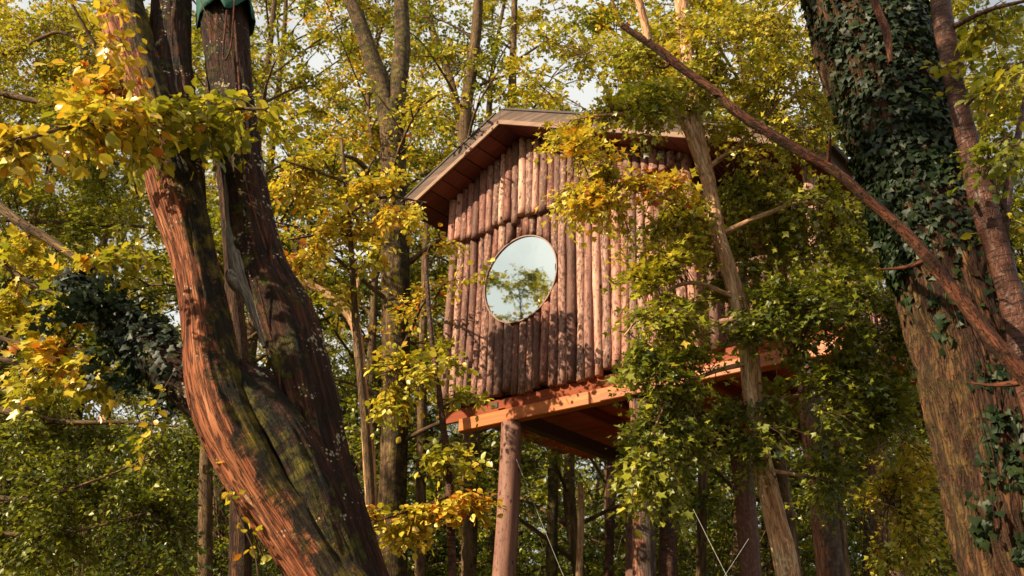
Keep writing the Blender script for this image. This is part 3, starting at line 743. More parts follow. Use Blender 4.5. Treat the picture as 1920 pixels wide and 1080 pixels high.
post(1.22, -DEPTH + 0.14, 0.11, 4.90); post(2.80, -DEPTH + 0.14, 0.12, 4.90, lean=(0.1, 0)); post(4.5, -DEPTH + 0.14, 0.12, 4.90)
# porch: posts, rails, balusters, rear rail, door in the side wall
for (uu, off) in ((3.86, 0.0), (5.0, 0.0), (5.0, -DEPTH + 0.2)):
    hpart('porch_post', log_mesh(soffit_z(uu) - 0.02 - 5.25, 0.062, M_LOG, rng), uu, 5.25, off)
RZX = Matrix.Rotation(math.radians(90), 4, 'Y')
for z in (5.55, 6.15):
    hpart('rail', log_mesh(1.14, 0.035, M_LOG, rng, seg=8, rings=6), 3.86, z, 0.0, RZX)
    hpart('rail', log_mesh(DEPTH - 0.2, 0.035, M_LOG, rng, seg=8, rings=6), 5.0, z, 0.0, Matrix.Rotation(math.radians(-90), 4, 'X'))
for i in range(7): hpart('baluster', log_mesh(0.56, 0.026, M_LOG, rng, seg=7, rings=5), 4.0 + i * 0.14, 5.57, 0.0)
for i in range(14): hpart('baluster', log_mesh(0.56, 0.026, M_LOG, rng, seg=7, rings=5), 5.0, 5.57, -0.16 - i * 0.16)
door = hpart('door', box_mesh('door', 0.85, 0.04, 1.75, M_DARKBEAM), WALL + 0.05, 5.27 + 0.9, -1.35, rz90)
hpart('door_handle', box_mesh('door_handle', 0.12, 0.03, 0.03, M_ROOFING), WALL + 0.085, 6.1, -1.05, rz90, parent=door)
# nesting box on the front
nb = root('nesting_box', 'small wooden nesting box with a dark round hole on the log front', 'nesting box', tuple(H(2.17, 7.40, 0.13)))
def nbox():
    vs = [(-.05, -.05, -.07), (.05, -.05, -.07), (.05, .05, -.07), (-.05, .05, -.07), (-.05, -.05, .05), (.05, -.05, .05), (.05, .05, .08), (-.05, .05, .08)]
    fs = [(0, 3, 2, 1), (4, 5, 6, 7), (0, 1, 5, 4), (1, 2, 6, 5), (2, 3, 7, 6), (3, 0, 4, 7)]
    me = bpy.data.meshes.new('body'); me.from_pydata(vs, [], fs); me.materials.append(M_LOG)
    o = bpy.data.objects.new('body', me); sc.collection.objects.link(o); o.parent = nb; o.matrix_basis = HROT.copy()
    r = bpy.data.objects.new('roof', box_mesh('roof', 0.15, 0.15, 0.015, M_LOG)); sc.collection.objects.link(r); r.parent = nb
    r.matrix_basis = HROT @ Matrix.Translation((0, -0.015, 0.073)) @ Matrix.Rotation(math.radians(17), 4, 'X')
    h = bpy.data.objects.new('entrance_hole', ring_mesh('entrance_hole', 0.002, 0.02, -0.004, 0.0, M_ROOFING, 16)); sc.collection.objects.link(h); h.parent = nb
    h.matrix_basis = HROT @ Matrix.Translation((0, -0.0505, 0.005))
nbox()
# guy ropes from the posts
M_ROPE = plain_mat('pale_rope', (0.40, 0.38, 0.34), 0.8)
def rope(a, b, label, r=0.0022):
    a, b = np.array(a), np.array(b); t = np.linspace(0, 1, 14)[:, None]
    p = a * (1 - t) + b * t; p[:, 2] -= 0.22 * np.sin(np.pi * t[:, 0])
    V, Q, _, _ = tube_arrays(p - a, np.full(14, r), 6)
    o = new_obj('guy_rope', mesh_np('guy_rope', V, Q, M_ROPE, smooth=True), None, tuple(a))
    o['label'] = label; o['category'] = 'rope'; o['group'] = 'guy ropes under the treehouse'
def gnd(px, py, Y):                       # continue from a seen point straight on to the ground
    return P(px, py, Y)
def rope_px(a, b, label):
    A = P(*a); B = P(*b); D = B - A; t = (A[2] - 0.02) / -D[2]; rope(A, A + D * t, label)
rope_px((966, 856, 11.2), (1046, 1028, 11.0), 'thin pale rope running down right from the post below the round window')
rope_px((1300, 955, 10.0), (1372, 1076, 9.6), 'thin pale rope slanting down right beside the pale leaning maple trunk')
rope_px((1404, 1010, 10.4), (1350, 1076, 10.0), 'thin pale rope slanting down left between maple trunk and rear post')

# ------------------------------------------------------------------ woodland trees behind
def grow(ctrl, rng, nb=30, t0=0.15, blen=3.6, rise=(0.1, 0.8), subs=7, twigs=7, nl=12, size=0.085, tint=0.4, tl=0.42, prof='round', tsp=0.07, droop=0.3):
    c = catmull(ctrl, 60); tubes, base, dirs, Ls, tt = [], [], [], [], []
    az = rng.uniform(0, 6.28)
    for i in range(nb):
        t = t0 + (1 - t0) * (i + rng.uniform(0, 1)) / nb
        k = min(int(t * 59), 58); p = c[k, :3]; r0 = c[k, 3]
        az += 2.4 + rng.uniform(-.5, .5); v = (t - t0) / (1 - t0)
        Lb = blen * (0.55 + 0.45 * math.sin(math.pi * min(1, v * 0.9 + 0.15))) * rng.uniform(0.65, 1.2)
        if v > .8: Lb *= 1.25 - v * .55
        ri = rise[0] + (rise[1] - rise[0]) * v + rng.uniform(-.2, .2)
        d = norm(np.array([math.cos(az), math.sin(az), ri]))
        sw = norm(np.cross(d, [0, 0, 1.0])) * rng.uniform(-.25, .25) * Lb
        q = np.array([p, p + d * Lb * .35 + [0, 0, .10 * Lb], p + d * Lb * .7 + sw * .5 + [0, 0, .12 * Lb], p + d * Lb + sw + [0, 0, -.02 * Lb]])
        bc = catmull(q, 9); rb = min(r0 * 0.5, 0.012 * Lb + 0.012)
        tubes.append((bc, np.linspace(rb, 0.006, 9)))
        btint = tint + rng.normal(0, tsp)
        for j in range(subs):
            s = 0.25 + 0.75 * (j + rng.uniform(0, 1)) / subs; m = min(int(s * 8), 7); pp = bc[m] * (1 - (s * 8 - m)) + bc[min(m + 1, 8)] * (s * 8 - m)
            ax = norm(bc[m + 1] - bc[m]); rr = rng.normal(0, 1, 3); rr[2] *= .45
            sd = norm(ax * .7 + norm(rr) * 0.9 + [0, 0, .05]); Lsb = rng.uniform(.5, 1.3) * (1.15 - .5 * s) * Lb / 3.2
            e = pp + sd * Lsb; mid = pp + sd * Lsb * .5 + [0, 0, .08 * Lsb]
            tubes.append((np.array([pp, mid, e]), np.array([rb * .38, rb * .25, 0.004])))
            for w in range(twigs):
                q_ = rng.uniform(.15, 1.0); b = pp * (1 - q_) + e * q_ + [0, 0, .08 * Lsb * math.sin(math.pi * q_)]
                r3 = rng.normal(0, 1, 3); r3[2] *= .35
                base.append(b); dirs.append(norm(sd * .5 + norm(r3) * .9)); Ls.append(tl * rng.uniform(.6, 1.4)); tt.append(btint + rng.normal(0, .05))
    lv = twig_leaves(np.array(base), np.array(dirs), np.array(Ls), nl, size, np.clip(np.array(tt), 0, 1), rng, droop=droop, tspread=0.11)
    return tubes, lv

def tree_protos():
    out = []
    specs = [  # height, blen, nb, tint, radius, t0
        (19, 3.6, 32, 0.54, 0.17, 0.12), (21, 4.0, 34, 0.50, 0.20, 0.16), (17, 3.3, 30, 0.62, 0.13, 0.10), (22, 3.8, 34, 0.57, 0.16, 0.2),
        (15, 3.4, 30, 0.52, 0.11, 0.08), (18, 3.7, 30, 0.66, 0.14, 0.13)]
    for i, (h, bl, nb, ti, r, t0) in enumerate(specs):
        g = np.random.default_rng(100 + i)
        ctrl = [[0, 0, -0.3, r * 1.5]]; x = y = 0
        for k in range(1, 7):
            x += g.normal(0, .28); y += g.normal(0, .28); ctrl.append([x, y, h * k / 6, r * (1.05 - .9 * k / 6)])
        ctrl = np.array(ctrl)
        tubes, lv = grow(ctrl, g, nb=nb, t0=t0, blen=bl, tint=ti, size=0.098, nl=14)
        lv['t'] = np.clip(lv['t'] - 0.27 + 0.28 * np.clip((lv['pos'][:, 2] - 5) / 9, 0, 1), 0, 1)      # low leaves greener; the deep shade inside the wood is put into their tint
        V, Q, at = detail_trunk(ctrl, 10, 40, 0.006, 10, 1.2, 0.02, None, i)
        at['moss'] = ('POINT', 'FLOAT', np.full(len(V), 0.42))
        tm = mesh_np('trunk', V, Q, M_BARK_BG, smooth=True, attrs=at)
        V, Q, bc = small_tubes(tubes, 4)
        bm_ = mesh_np('branches', V, Q, M_BARK_BG, smooth=True, attrs={'bc': ('POINT', 'FLOAT_VECTOR', bc), 'moss': ('POINT', 'FLOAT', np.full(len(V), .3))})
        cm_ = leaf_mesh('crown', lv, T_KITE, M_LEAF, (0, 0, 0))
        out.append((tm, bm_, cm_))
    return out
PROT = tree_protos()
def place_tree(name, label, x, y, rz, s, k, group=None, sz=None):
    r = root(name, label, 'tree', (x, y, gh(x, y)), group)
    r.rotation_euler = (0, 0, rz); r.scale = (s, s, sz or s)
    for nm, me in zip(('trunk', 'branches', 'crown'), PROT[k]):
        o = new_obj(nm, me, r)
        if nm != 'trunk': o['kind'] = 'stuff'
    return r
g = np.random.default_rng(5)
WLABEL = 'slender leafy tree among many alike in the wood behind the treehouse'
rows = [(17.5, 3.0), (20.5, 2.9), (24, 3.1), (28, 3.4), (33, 3.8), (39, 4.4), (46, 5.2), (54, 6.0)]
for ri, (Y, dx) in enumerate(rows):
    half = Y * 0.66 + 3
    x = -half + g.uniform(0, dx)
    while x < half:
        yy = Y + g.uniform(-1.4, 1.4); skip = False
        # the clearings where open sky shows: left of the ridge and above it
        for (cx_, cw, r0, r1) in ((620, 45, 0, 1), (1050, 50, 0, 3)):
            px_ = 960 + x / yy * F * 0.95
            if abs(px_ - cx_) < cw and r0 <= ri <= r1: skip = True
        if not skip:
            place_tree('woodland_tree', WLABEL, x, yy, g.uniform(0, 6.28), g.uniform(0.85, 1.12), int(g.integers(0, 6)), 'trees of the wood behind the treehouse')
        x += dx * g.uniform(0.75, 1.25)

# the same wood goes on to the left of the view; the low sun comes through it, so the undergrowth lies in shade
for Y, dx in ((16.5, 3.0), (19.5, 3.4), (23, 4.0), (27, 4.6)):
    x = -(Y * 0.66 + 4)
    while x > -27:
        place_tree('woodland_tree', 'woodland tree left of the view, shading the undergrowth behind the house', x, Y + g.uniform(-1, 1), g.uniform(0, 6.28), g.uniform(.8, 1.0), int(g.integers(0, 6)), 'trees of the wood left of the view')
        x -= dx * g.uniform(.8, 1.2)
# far-off wood that reads as one mass
def far_wood():
    g = np.random.default_rng(9); n = 60000
    a = g.uniform(-0.85, 0.85, n); d = g.uniform(60, 84, n)
    x = np.sin(a) * d; y = np.cos(a) * d + 0
    gz = ground_h(x[:, None], y[:, None])[:, 0]
    q = np.stack([x * .22, y * .22, 0 * x], -1); H_ = 9 + 4.5 * fbm(q, 2)
    z = gz + H_ * g.uniform(0.02, 1, n) ** 0.8
    pos = np.stack([x, y, z], -1)
    dd = g.normal(0, 1, (n, 3)); nn = g.normal(0, .6, (n, 3)) + [0, -.3, .7]
    t = np.clip(0.38 + 0.16 * fbm(pos * .18, 2) + g.normal(0, .07, n), 0, 1)
    L = dict(pos=pos, d=dd, n=nn, s=g.uniform(.25, .55, n), t=t)
    o = new_obj('far_wood', leaf_mesh('far_wood', L, T_KITE, M_LEAF, (0, 0, 0))); o['kind'] = 'stuff'
    o['label'] = 'far-off yellow-green wood filling the slope beyond the trees'; o['category'] = 'wood'
far_wood()

# ---- named trees of the middle distance, each drawn from its trunk
def mid_tree(name, label, pts, mat=None, crown=None, seed=1, nseg=16, nring=70, moss=0.45, extra=(), amp=0.008, ground=True, down=None):
    pts = px_pts(pts)
    if ground: pts = to_ground(pts, lean=down)
    b = pts[-1]; r = root(name, label, 'tree', (b[0], b[1], max(b[2], 0)))
    add_trunk('trunk', r, pts, mat or M_BARK_BG, nseg, nring, amp, 14, 1.6, 0.02, moss=lambda V, d, bc: np.full(len(V), moss) + 0.12 * d[:, 0], seed=seed)
    for e in extra: add_trunk('limb', r, px_pts(e), mat or M_BARK_BG, nseg, 40, amp, 14, 1.6, 0.02, moss=lambda V, d, bc: np.full(len(V), moss), seed=seed + 1)
    if crown:
        g = np.random.default_rng(seed + 40); ct = catmull(pts[::-1], 12)
        tubes, lv = grow(ct, g, **crown)
        add_branches('branches', r, tubes, mat or M_BARK_BG, 5)
        c = new_obj('crown', leaf_mesh('crown', lv, T_KITE, M_LEAF, r.location), r); c['kind'] = 'stuff'
    return r, pts
CR = dict(nb=16, t0=.35, blen=2.2, subs=5, twigs=4, nl=11, size=.075)
fork, _ = mid_tree('forked_tree', 'mossy brown forked tree left of the roof, forking above the eave', 
    [(733, 195, 13, 46), (738, 320, 13, 46), (742, 480, 13, 50), (742, 700, 13, 50), (738, 900, 13, 54), (735, 1080, 13, 56)], seed=3, nseg=28, nring=140, moss=0.58,
    extra=[[(560, -160, 13, 16), (655, 0, 13, 24), (690, 90, 13, 30), (718, 175, 13, 34), (733, 260, 13, 36)], [(748, -200, 13.2, 20), (752, 0, 13.2, 26), (754, 90, 13.1, 29), (744, 180, 13, 32), (736, 270, 13, 34)],
           [(640, 290, 12.5, 5), (668, 300, 12.7, 8), (700, 335, 12.9, 12), (730, 380, 13, 16)]],
    crown=dict(nb=12, t0=.5, blen=2.4, subs=6, twigs=5, nl=11, size=.075, tint=.6))
mid_tree('slim_tree', 'slim trunk rising behind the left roof slope of the treehouse', [(905, -160, 16, 16), (893, 60, 16, 19), (872, 240, 16, 21), (880, 500, 16, 25), (885, 810, 16, 28), (878, 1080, 16, 30)], seed=5, crown=dict(CR, tint=.45))
mid_tree('slim_tree', 'thin straight trunk just above the ridge of the treehouse roof', [(968, -160, 19, 11), (964, 30, 19, 12), (960, 200, 19, 14), (958, 600, 19, 18), (960, 1080, 19, 20)], seed=6, crown=dict(CR, tint=.5))
mid_tree('slim_tree', 'pair-leaning dark trunk crossing above the left roof slope', [(760, -120, 18, 10), (812, 60, 18, 12), (850, 170, 18, 14), (872, 330, 18, 17), (880, 700, 18, 20), (872, 1080, 18, 22)], seed=16, crown=dict(CR, tint=.4))
mid_tree('mossy_tree', 'thin moss-green trunk under the floor right of the first post', [(1052, 300, 15.5, 12), (1040, 600, 15.5, 16), (1038, 830, 15.5, 19), (1034, 1080, 15.5, 22)], seed=7, moss=.72)
mid_tree('snag', 'thin bare broken snag standing under the treehouse floor', [(1088, 905, 14.5, 9), (1089, 980, 14.5, 11), (1086, 1080, 14.5, 13)], seed=8, mat=M_BARK_PALE, moss=.2)
mid_tree('red_brown_tree', 'red-brown trunk under the floor, second to the right of the rear post', [(1262, 700, 14.8, 24), (1255, 900, 14.8, 32), (1252, 1080, 14.8, 34)], seed=9, mat=M_BARK_CHERRY, moss=.3)
mid_tree('dark_tree', 'dark trunk standing close behind the pale leaning maple', [(1425, 560, 12.6, 22), (1462, 880, 12.6, 28), (1488, 1080, 12.6, 32)], seed=10, moss=.3)
mid_tree('dark_tree', 'dark trunk hard by the rightmost front post of the treehouse', [(1545, 560, 12.9, 20), (1568, 850, 12.9, 24), (1580, 1080, 12.9, 28)], seed=11, moss=.3)
mid_tree('bent_tree', 'bent orange-lit young tree between double trunk and forked tree', [(500, 520, 11, 8), (575, 532, 11, 12), (630, 565, 11, 15), (663, 605, 11, 17), (676, 680, 11, 18), (690, 830, 11, 20), (705, 1080, 11, 23)], seed=12, mat=M_BARK_PALE, moss=.3,
    extra=[[(676, 505, 11, 5), (668, 560, 11, 7), (670, 630, 11, 10)]])
mid_tree('narrow_tree', 'narrow reddish trunk seen in the gap of the double trunk', [(395, 150, 9.2, 22), (425, 390, 9.2, 28), (440, 560, 9.2, 32), (452, 740, 9.2, 36), (452, 1080, 9.2, 42)], seed=13, mat=M_BARK_RIGHT, moss=.45)
mid_tree('narrow_tree', 'dark slim trunk low down left of the leaning double trunk', [(392, 640, 14.5, 16), (386, 880, 14.5, 22), (384, 1080, 14.5, 26)], seed=14, moss=.3)
mid_tree('narrow_tree', 'brown trunk low at the right, left of the ivied tree foot', [(1708, 500, 13.5, 14), (1700, 800, 13.5, 20), (1698, 1080, 13.5, 24)], seed=15, moss=.3)

mid_tree('slim_tree', 'slim red-brown trunk low between the snag and the rear posts', [(1152, 620, 16.5, 12), (1146, 880, 16.5, 16), (1142, 1080, 16.5, 18)], seed=61, mat=M_BARK_CHERRY, moss=.3)
mid_tree('slim_tree', 'slim dark trunk under the middle of the floor, near the pale ropes', [(1322, 640, 15.5, 12), (1318, 880, 15.5, 17), (1314, 1080, 15.5, 19)], seed=62, moss=.35)
mid_tree('slim_tree', 'slim brown trunk right of the last post, behind drooping maple leaves', [(1640, 560, 15, 14), (1632, 880, 15, 19), (1628, 1080, 15, 21)], seed=63, mat=M_BARK_CHERRY, moss=.3)
mid_tree('slim_tree', 'slim dark trunk between the forked tree and the young beech', [(800, 420, 15.5, 12), (792, 700, 15.5, 16), (788, 1080, 15.5, 20)], seed=64, moss=.4)
# ------------------------------------------------------------------ near: the leaning double trunk at the left
pA = to_ground(px_pts([(160, -300, 6.4, 70), (222, 0, 6.25, 78), (282, 180, 6.1, 78), (320, 300, 6.05, 100), (346, 400, 6.0, 102), (368, 500, 6.0, 96), (388, 600, 6.0, 100), (402, 690, 6.0, 106), (432, 790, 6.0, 112),
                       (490, 900, 6.0, 120), (556, 1000, 6.0, 122), (610, 1080, 6.0, 124), (700, 1240, 6.0, 135)]), lean=(0.35, 0.05), flare=1.7)
rA = root('leaning_tree', 'big leaning double-trunked tree with orange bark and moss at left', 'tree', (pA[-1][0], pA[-1][1], 0))
def mossA(V, d, bc):
    px, py, z = proj(V)
    side = d @ norm(np.array([0.75, -0.62, 0.25]))
    return 0.22 + 0.55 * np.clip(side - 0.08, -1, 1)
def mossB(V, d, bc): return 0.50 - 0.10 * d[:, 0] + 0.10 * d[:, 2]
add_trunk('trunk', rA, pA, M_BARK_ORANGE, 130, 460, 0.012, 22, 1.6, 0.035, moss=mossA, seed=1, flute=.014)
pA2 = px_pts([(345, -300, 6.5, 66), (322, 0, 6.4, 70), (320, 110, 6.3, 68), (334, 210, 6.2, 66), (348, 310, 6.14, 60), (366, 420, 6.1, 40)])
add_trunk('trunk', rA, pA2, M_BARK_DARK, 72, 160, 0.012, 30, 1.8, 0.02, moss=lambda V, d, bc: np.full(len(V), .5), seed=2)
pB = px_pts([(380, -300, 6.5, 86), (414, -40, 6.4, 82), (430, 110, 6.35, 74), (442, 220, 6.3, 68), (464, 380, 6.25, 70), (488, 500, 6.2, 84), (536, 600, 6.15, 94), (572, 720, 6.1, 100), (604, 850, 6.1, 100), (640, 960, 6.1, 94), (672, 1060, 6.1, 88), (720, 1200, 6.1, 90), (770, 1400, 6.1, 90)])
add_trunk('trunk', rA, pB, M_BARK_DARK, 110, 420, 0.013, 20, 1.6, 0.035, moss=mossB, seed=3, flute=.022)
pC = px_pts([(440, 690, 6.05, 46), (490, 745, 6.0, 66), (545, 820, 5.98, 80), (590, 910, 5.97, 84), (632, 1010, 5.98, 80), (675, 1120, 6.0, 80), (740, 1300, 6.0, 80)])
add_trunk('trunk', rA, pC, M_BARK_DARK, 80, 220, 0.014, 26, 1.8, 0.05, moss=lambda V, d, bc: 0.60 - 0.1 * d[:, 0], seed=4, flute=.02)
add_trunk('trunk', rA, px_pts([(430, 700, 6.1, 60), (500, 735, 6.1, 70), (585, 760, 6.15, 60)]), M_BARK_DARK, 40, 50, 0.012, 20, 2, .04, moss=lambda V, d, bc: np.full(len(V), .5), seed=5)
# bare grey wood down the left of the second trunk, ending in a knot
o = add_trunk('dead_wood', rA, px_pts([(398, 100, 6.27, 12), (408, 170, 6.25, 18), (424, 300, 6.2, 16), (434, 420, 6.16, 20), (448, 500, 6.1, 38), (474, 570, 6.08, 30), (500, 650, 6.06, 14)]), M_BARK_GREY, 28, 120, 0.008, 40, 2.5, .03, seed=6)
add_trunk('dead_wood', rA, px_pts([(424, 512, 6.03, 8), (432, 516, 6.05, 20), (446, 530, 6.1, 28), (470, 560, 6.12, 12)]), M_BARK_GREY, 24, 30, 0.008, 30, 4, .04, seed=7)
# climbing stems along the second trunk
st = []
for k, (a, b, c_, d_) in enumerate([((440, 40), (450, 180), (458, 330), (500, 470)), ((505, 440), (515, 560), (522, 680), (530, 780)), ((425, 20), (418, 110), (432, 90), (440, 0)), ((515, 800), (520, 700), (505, 620), (480, 520))]):
    st.append((catmull(np.array([P(a[0], a[1], 6.05), P(b[0], b[1], 6.02), P(c_[0], c_[1], 5.98), P(d_[0], d_[1], 5.93)]), 24), np.linspace(.010, .006, 24)))
add_branches('climbing_stem', rA, st, M_BARK_STEM, 6)
# ivied limb reaching left
pL = px_pts([(120, 520, 6.3, 22), (170, 560, 6.3, 36), (225, 605, 6.25, 62), (285, 655, 6.15, 84), (340, 700, 6.05, 90), (400, 760, 6.0, 80)])
add_trunk('limb', rA, pL, M_BARK_DARK, 40, 80, 0.012, 26, 2, .04, moss=lambda V, d, bc: np.full(len(V), .55), seed=8)
# a second limb holding the yellow sprays, growing from the first trunk
limbs_b = [catmull(px_pts(l), 30) for l in [
    [(316, 250, 6.0, 16), (250, 232, 5.6, 12), (150, 235, 5.2, 9), (40, 262, 4.95, 6)],
    [(322, 262, 6.0, 14), (380, 225, 5.7, 10), (440, 205, 5.5, 7), (500, 205, 5.4, 4)],
    [(262, 240, 5.65, 12), (225, 150, 5.5, 9), (170, 70, 5.4, 7), (120, -20, 5.3, 5)]]]
add_branches('branches', rA, [(l[:, :3], l[:, 3]) for l in limbs_b], M_BARK_BG, 8)
g = np.random.default_rng(31)
tb, lv = sprays_in_regions([
    (60, 265, 5.0, 85, 34, .35, 9, .72), (180, 245, 5.25, 90, 45, .35, 11, .70), (290, 215, 5.5, 80, 45, .3, 8, .60), (390, 235, 5.6, 75, 45, .3, 8, .50), (470, 215, 5.5, 60, 24, .3, 3, .55),
    (205, 120, 5.4, 55, 80, .3, 7, .76), (175, 30, 5.4, 55, 40, .3, 2, .72), (300, 285, 5.5, 60, 22, .2, 3, .6)], [l[:, :3] for l in limbs_b], g, twig_len=.24, nl=6, size=.078, sub_r=.005, twigs_per=5, reach=1.2, down=-.15, dens=1.25)
add_branches('twigs', rA, tb, M_TWIG, 4)
def ivy_on(pts, rng, s0, s1, n, face=None, off=(0.0, 0.05), size=.06, tint=.35, ang=None):
    """leaves lying on a stem between fractions s0..s1 of its drawn points"""
    c = catmull(pts, 200); s = rng.uniform(s0, s1, n) * 199; i = np.clip(s.astype(int), 0, 198)
    p = c[i, :3]; r = c[i, 3]; T = norm(c[i + 1, :3] - c[i, :3])
    a = norm(np.cross(T, [0.1, 1, .2])); b = np.cross(T, a); th = rng.uniform(0, 2 * np.pi, n) if ang is None else ang(rng, n)
    dr = a * np.cos(th)[:, None] + b * np.sin(th)[:, None]
    pos = p + dr * (r + rng.uniform(off[0], off[1], n))[:, None]
    d = -T * np.sign(T[:, 2:3]) + rng.normal(0, .45, (n, 3)) + dr * 0.25; nn = dr + rng.normal(0, .38, (n, 3)) + [0, 0, .25]
    return dict(pos=pos, d=d, n=nn, s=size * rng.uniform(.4, 1.35, n), t=np.clip(tint + rng.normal(0, .16, n), 0, 1))
leaves_to(rA, lv, T_OVAL, T_OVAL, M_LEAF_NEAR, 'beech', 300, 10, rng=g)
# the upper crown of the leaning tree, above the picture: it throws the broken shade on the trees to the right
gA = np.random.default_rng(88)
top = np.array([[*pA[0][:3], pA[0][3]], [-3.9, 5.1, 9.4, .12], [-3.7, 3.4, 10.8, .09], [-3.3, 1.7, 12.0, .06], [-2.9, 0.4, 13.0, .03]])
add_trunk('limb', rA, top, M_BARK_DARK, 24, 60, .01, 20, 2, .02, seed=31)
tubesA, lvA = grow(np.array([[*p_] for p_ in top]), gA, nb=16, t0=.55, blen=1.9, rise=(.0, .6), subs=6, twigs=5, nl=9, size=.085, tint=.55)
zlim = (lvA['pos'][:, 2] - 1.6) > 1.02 * np.maximum(lvA['pos'][:, 1], 0)
lvA = sub_leaves(lvA, zlim)
tubesA = [t for t in tubesA if (t[0][:, 2] - 1.6 > 1.0 * t[0][:, 1]).all()]
low = np.array([[-3.9, 5.1, 9.4, .09], [-3.7, 3.4, 9.5, .07], [-3.2, 1.9, 9.8, .05], [-2.7, 0.5, 10.2, .02]])
add_trunk('limb', rA, low, M_BARK_DARK, 16, 40, .006, 20, 2, .02, seed=32)
tubes2, lv2 = grow(low, gA, nb=18, t0=.42, blen=2.0, rise=(-.1, .3), subs=6, twigs=6, nl=9, size=.085, tint=.5)
ok_ = lambda p: (p[..., 2] - 1.6) > 1.02 * np.maximum(p[..., 1], 0)
tubesA += [t for t in tubes2 if (t[0][:, 2] - 1.6 > 1.0 * t[0][:, 1]).all()]
add_branches('branches', rA, tubesA, M_BARK_DARK, 5)
lvA = cat_leaves([lvA, sub_leaves(lv2, ok_(lv2['pos']))])
cA = new_obj('crown', leaf_mesh('crown', lvA, T_KITE, M_LEAF, rA.location), rA); cA['kind'] = 'stuff'
# green netting wrapped round the head of the second trunk
netr = root('green_netting', 'dark teal netting wrapped round the top of the second leaning trunk', 'netting', tuple(P(415, 10, 6.3)))
cn = catmull(pB, 300); pxn, pyn, _ = proj(cn[:, :3]); kn = np.where(pyn < 66)[0]
pth = cn[kn][::4]; npth = pth[:, :3]; nr = pth[:, 3] * 1.10 + .018
Vn, Qn, bcn, drn = tube_arrays(npth, nr, 72, lambda bc, d: .014 * fbm(bc * np.array([14, 14, 5.]), 3) + .010 * np.abs(fbm(bc * np.array([30, 30, 3.]) + 4, 2)))
ln = bcn[:, 2]; hem = np.clip((ln - ln.max() + .25) / .25, 0, 1)
Vn = Vn + np.array([0, 0, -1.0]) * (hem * .10 * (fbm(bcn * np.array([9, 9, 0.]) + 7, 2) - .1))[:, None] + drn * (hem * .02)[:, None]
on = new_obj('sheet', mesh_np('sheet', Vn, Qn, plain_mat('green_net', (0.022, 0.105, 0.078), .75, spec=.2), smooth=True, origin=netr.location), netr)
sm = on.modifiers.new('solid', 'SOLIDIFY'); sm.thickness = .004
ropeN = (catmull(np.array([P(372, -10, 6.15), P(388, 28, 6.1), P(412, 52, 6.12), P(428, 62, 6.2)]), 16), np.full(16, .004))
add_branches('cord', netr, [ropeN], M_TWIG, 5)
# ivy on the limb: its own plant
pL = pL * 1.0
iv1 = root('ivy', 'dark ivy bunched over the stub limb left of the double trunk', 'ivy', tuple(pL[2, :3]))
L1 = cat_leaves([ivy_on(pL, g, 0.0, .85, 1500, off=(0, .06), size=.052, tint=.15)] + [ivy_on(px_pts([(a, b, 6.2, 10), (a + dx, b + dy, 6.0, 14), (a + dx * 2, b + dy * 2.3, 5.9, 4)]), g, 0, 1, n, off=(0, .12), size=.055, tint=.28) for a, b, dx, dy, n in [(200, 580, -40, -5, 160), (170, 560, -45, 22, 150), (230, 590, -25, -32, 130), (260, 640, -50, 25, 150), (300, 680, -45, 20, 130), (280, 630, 5, -35, 60), (320, 690, -5, 35, 80)]])
leaves_to(iv1, L1, T_IVY, T_IVY, M_IVY, 'ivy', 200, 10, 'foliage', g)
# hanging yellow twig low at the left (570..) and vine at the trunk's left edge
iv2 = root('climber', 'thin trailing climber with small yellow leaves below the leaning trunk', 'climber', tuple(P(470, 1078, 5.9)))
cl = catmull(np.array([P(395, 720, 5.9), P(420, 860, 5.9), P(445, 960, 5.85), P(478, 1040, 5.85), P(486, 1130, 5.85)]), 30)
cl2 = catmull(np.array([P(330, 690, 5.8), P(292, 760, 5.75), P(282, 820, 5.7), P(262, 885, 5.7)]), 20)
add_branches('stem', iv2, [(cl, np.full(30, .004)), (cl2, np.full(20, .003))], M_TWIG, 5)
b_ = np.vstack([cl[2:-1:2], cl2[4::2]]); n_ = len(b_)
Lc = twig_leaves(b_, g.normal(0, 1, (n_, 3)) + [0, 0, -.4], np.full(n_, .08), 4, .05, np.clip(g.normal(.7, .08, n_), 0, 1), g)
leaves_to(iv2, Lc, T_OVAL, T_OVAL, M_LEAF_NEAR, 'beech', 120, 8, 'foliage', g)

# ------------------------------------------------------------------ near right: ivied leaning tree
pR = to_ground(px_pts([(1540, -320, 6.3, 178), (1618, 0, 6.2, 176), (1680, 200, 6.1, 176), (1748, 400, 6.05, 180), (1800, 560, 6.0, 184), (1842, 700, 6.0, 190), (1882, 880, 6.0, 200), (1925, 1080, 6.0, 212)]), lean=(0.2, 0), flare=1.5)
rR = root('ivied_tree', 'thick leaning tree with ridged orange-brown bark at the right edge', 'tree', (pR[-1][0], pR[-1][1], 0))
add_trunk('trunk', rR, pR, M_BARK_RIGHT, 200, 460, 0.034, 15, 3.2, 0.03, moss=lambda V, d, bc: 0.38 - 0.22 * d[:, 0], seed=11)
ivr = root('ivy', 'dense dark ivy coat on the thick leaning tree at the upper right', 'ivy', tuple(pR[3, :3]))
c = catmull(pR, 200)
pxr, pyr, _ = proj(c[:, :3]); fr = lambda y: float(np.interp(y, pyr, np.arange(200))) / 199
parts = [ivy_on(pR, g, fr(-300), fr(520), 21000, off=(0.0, .08), size=.056, tint=.36), ivy_on(pR, g, fr(480), fr(600), 420, off=(0, .05), size=.06, tint=.4)]
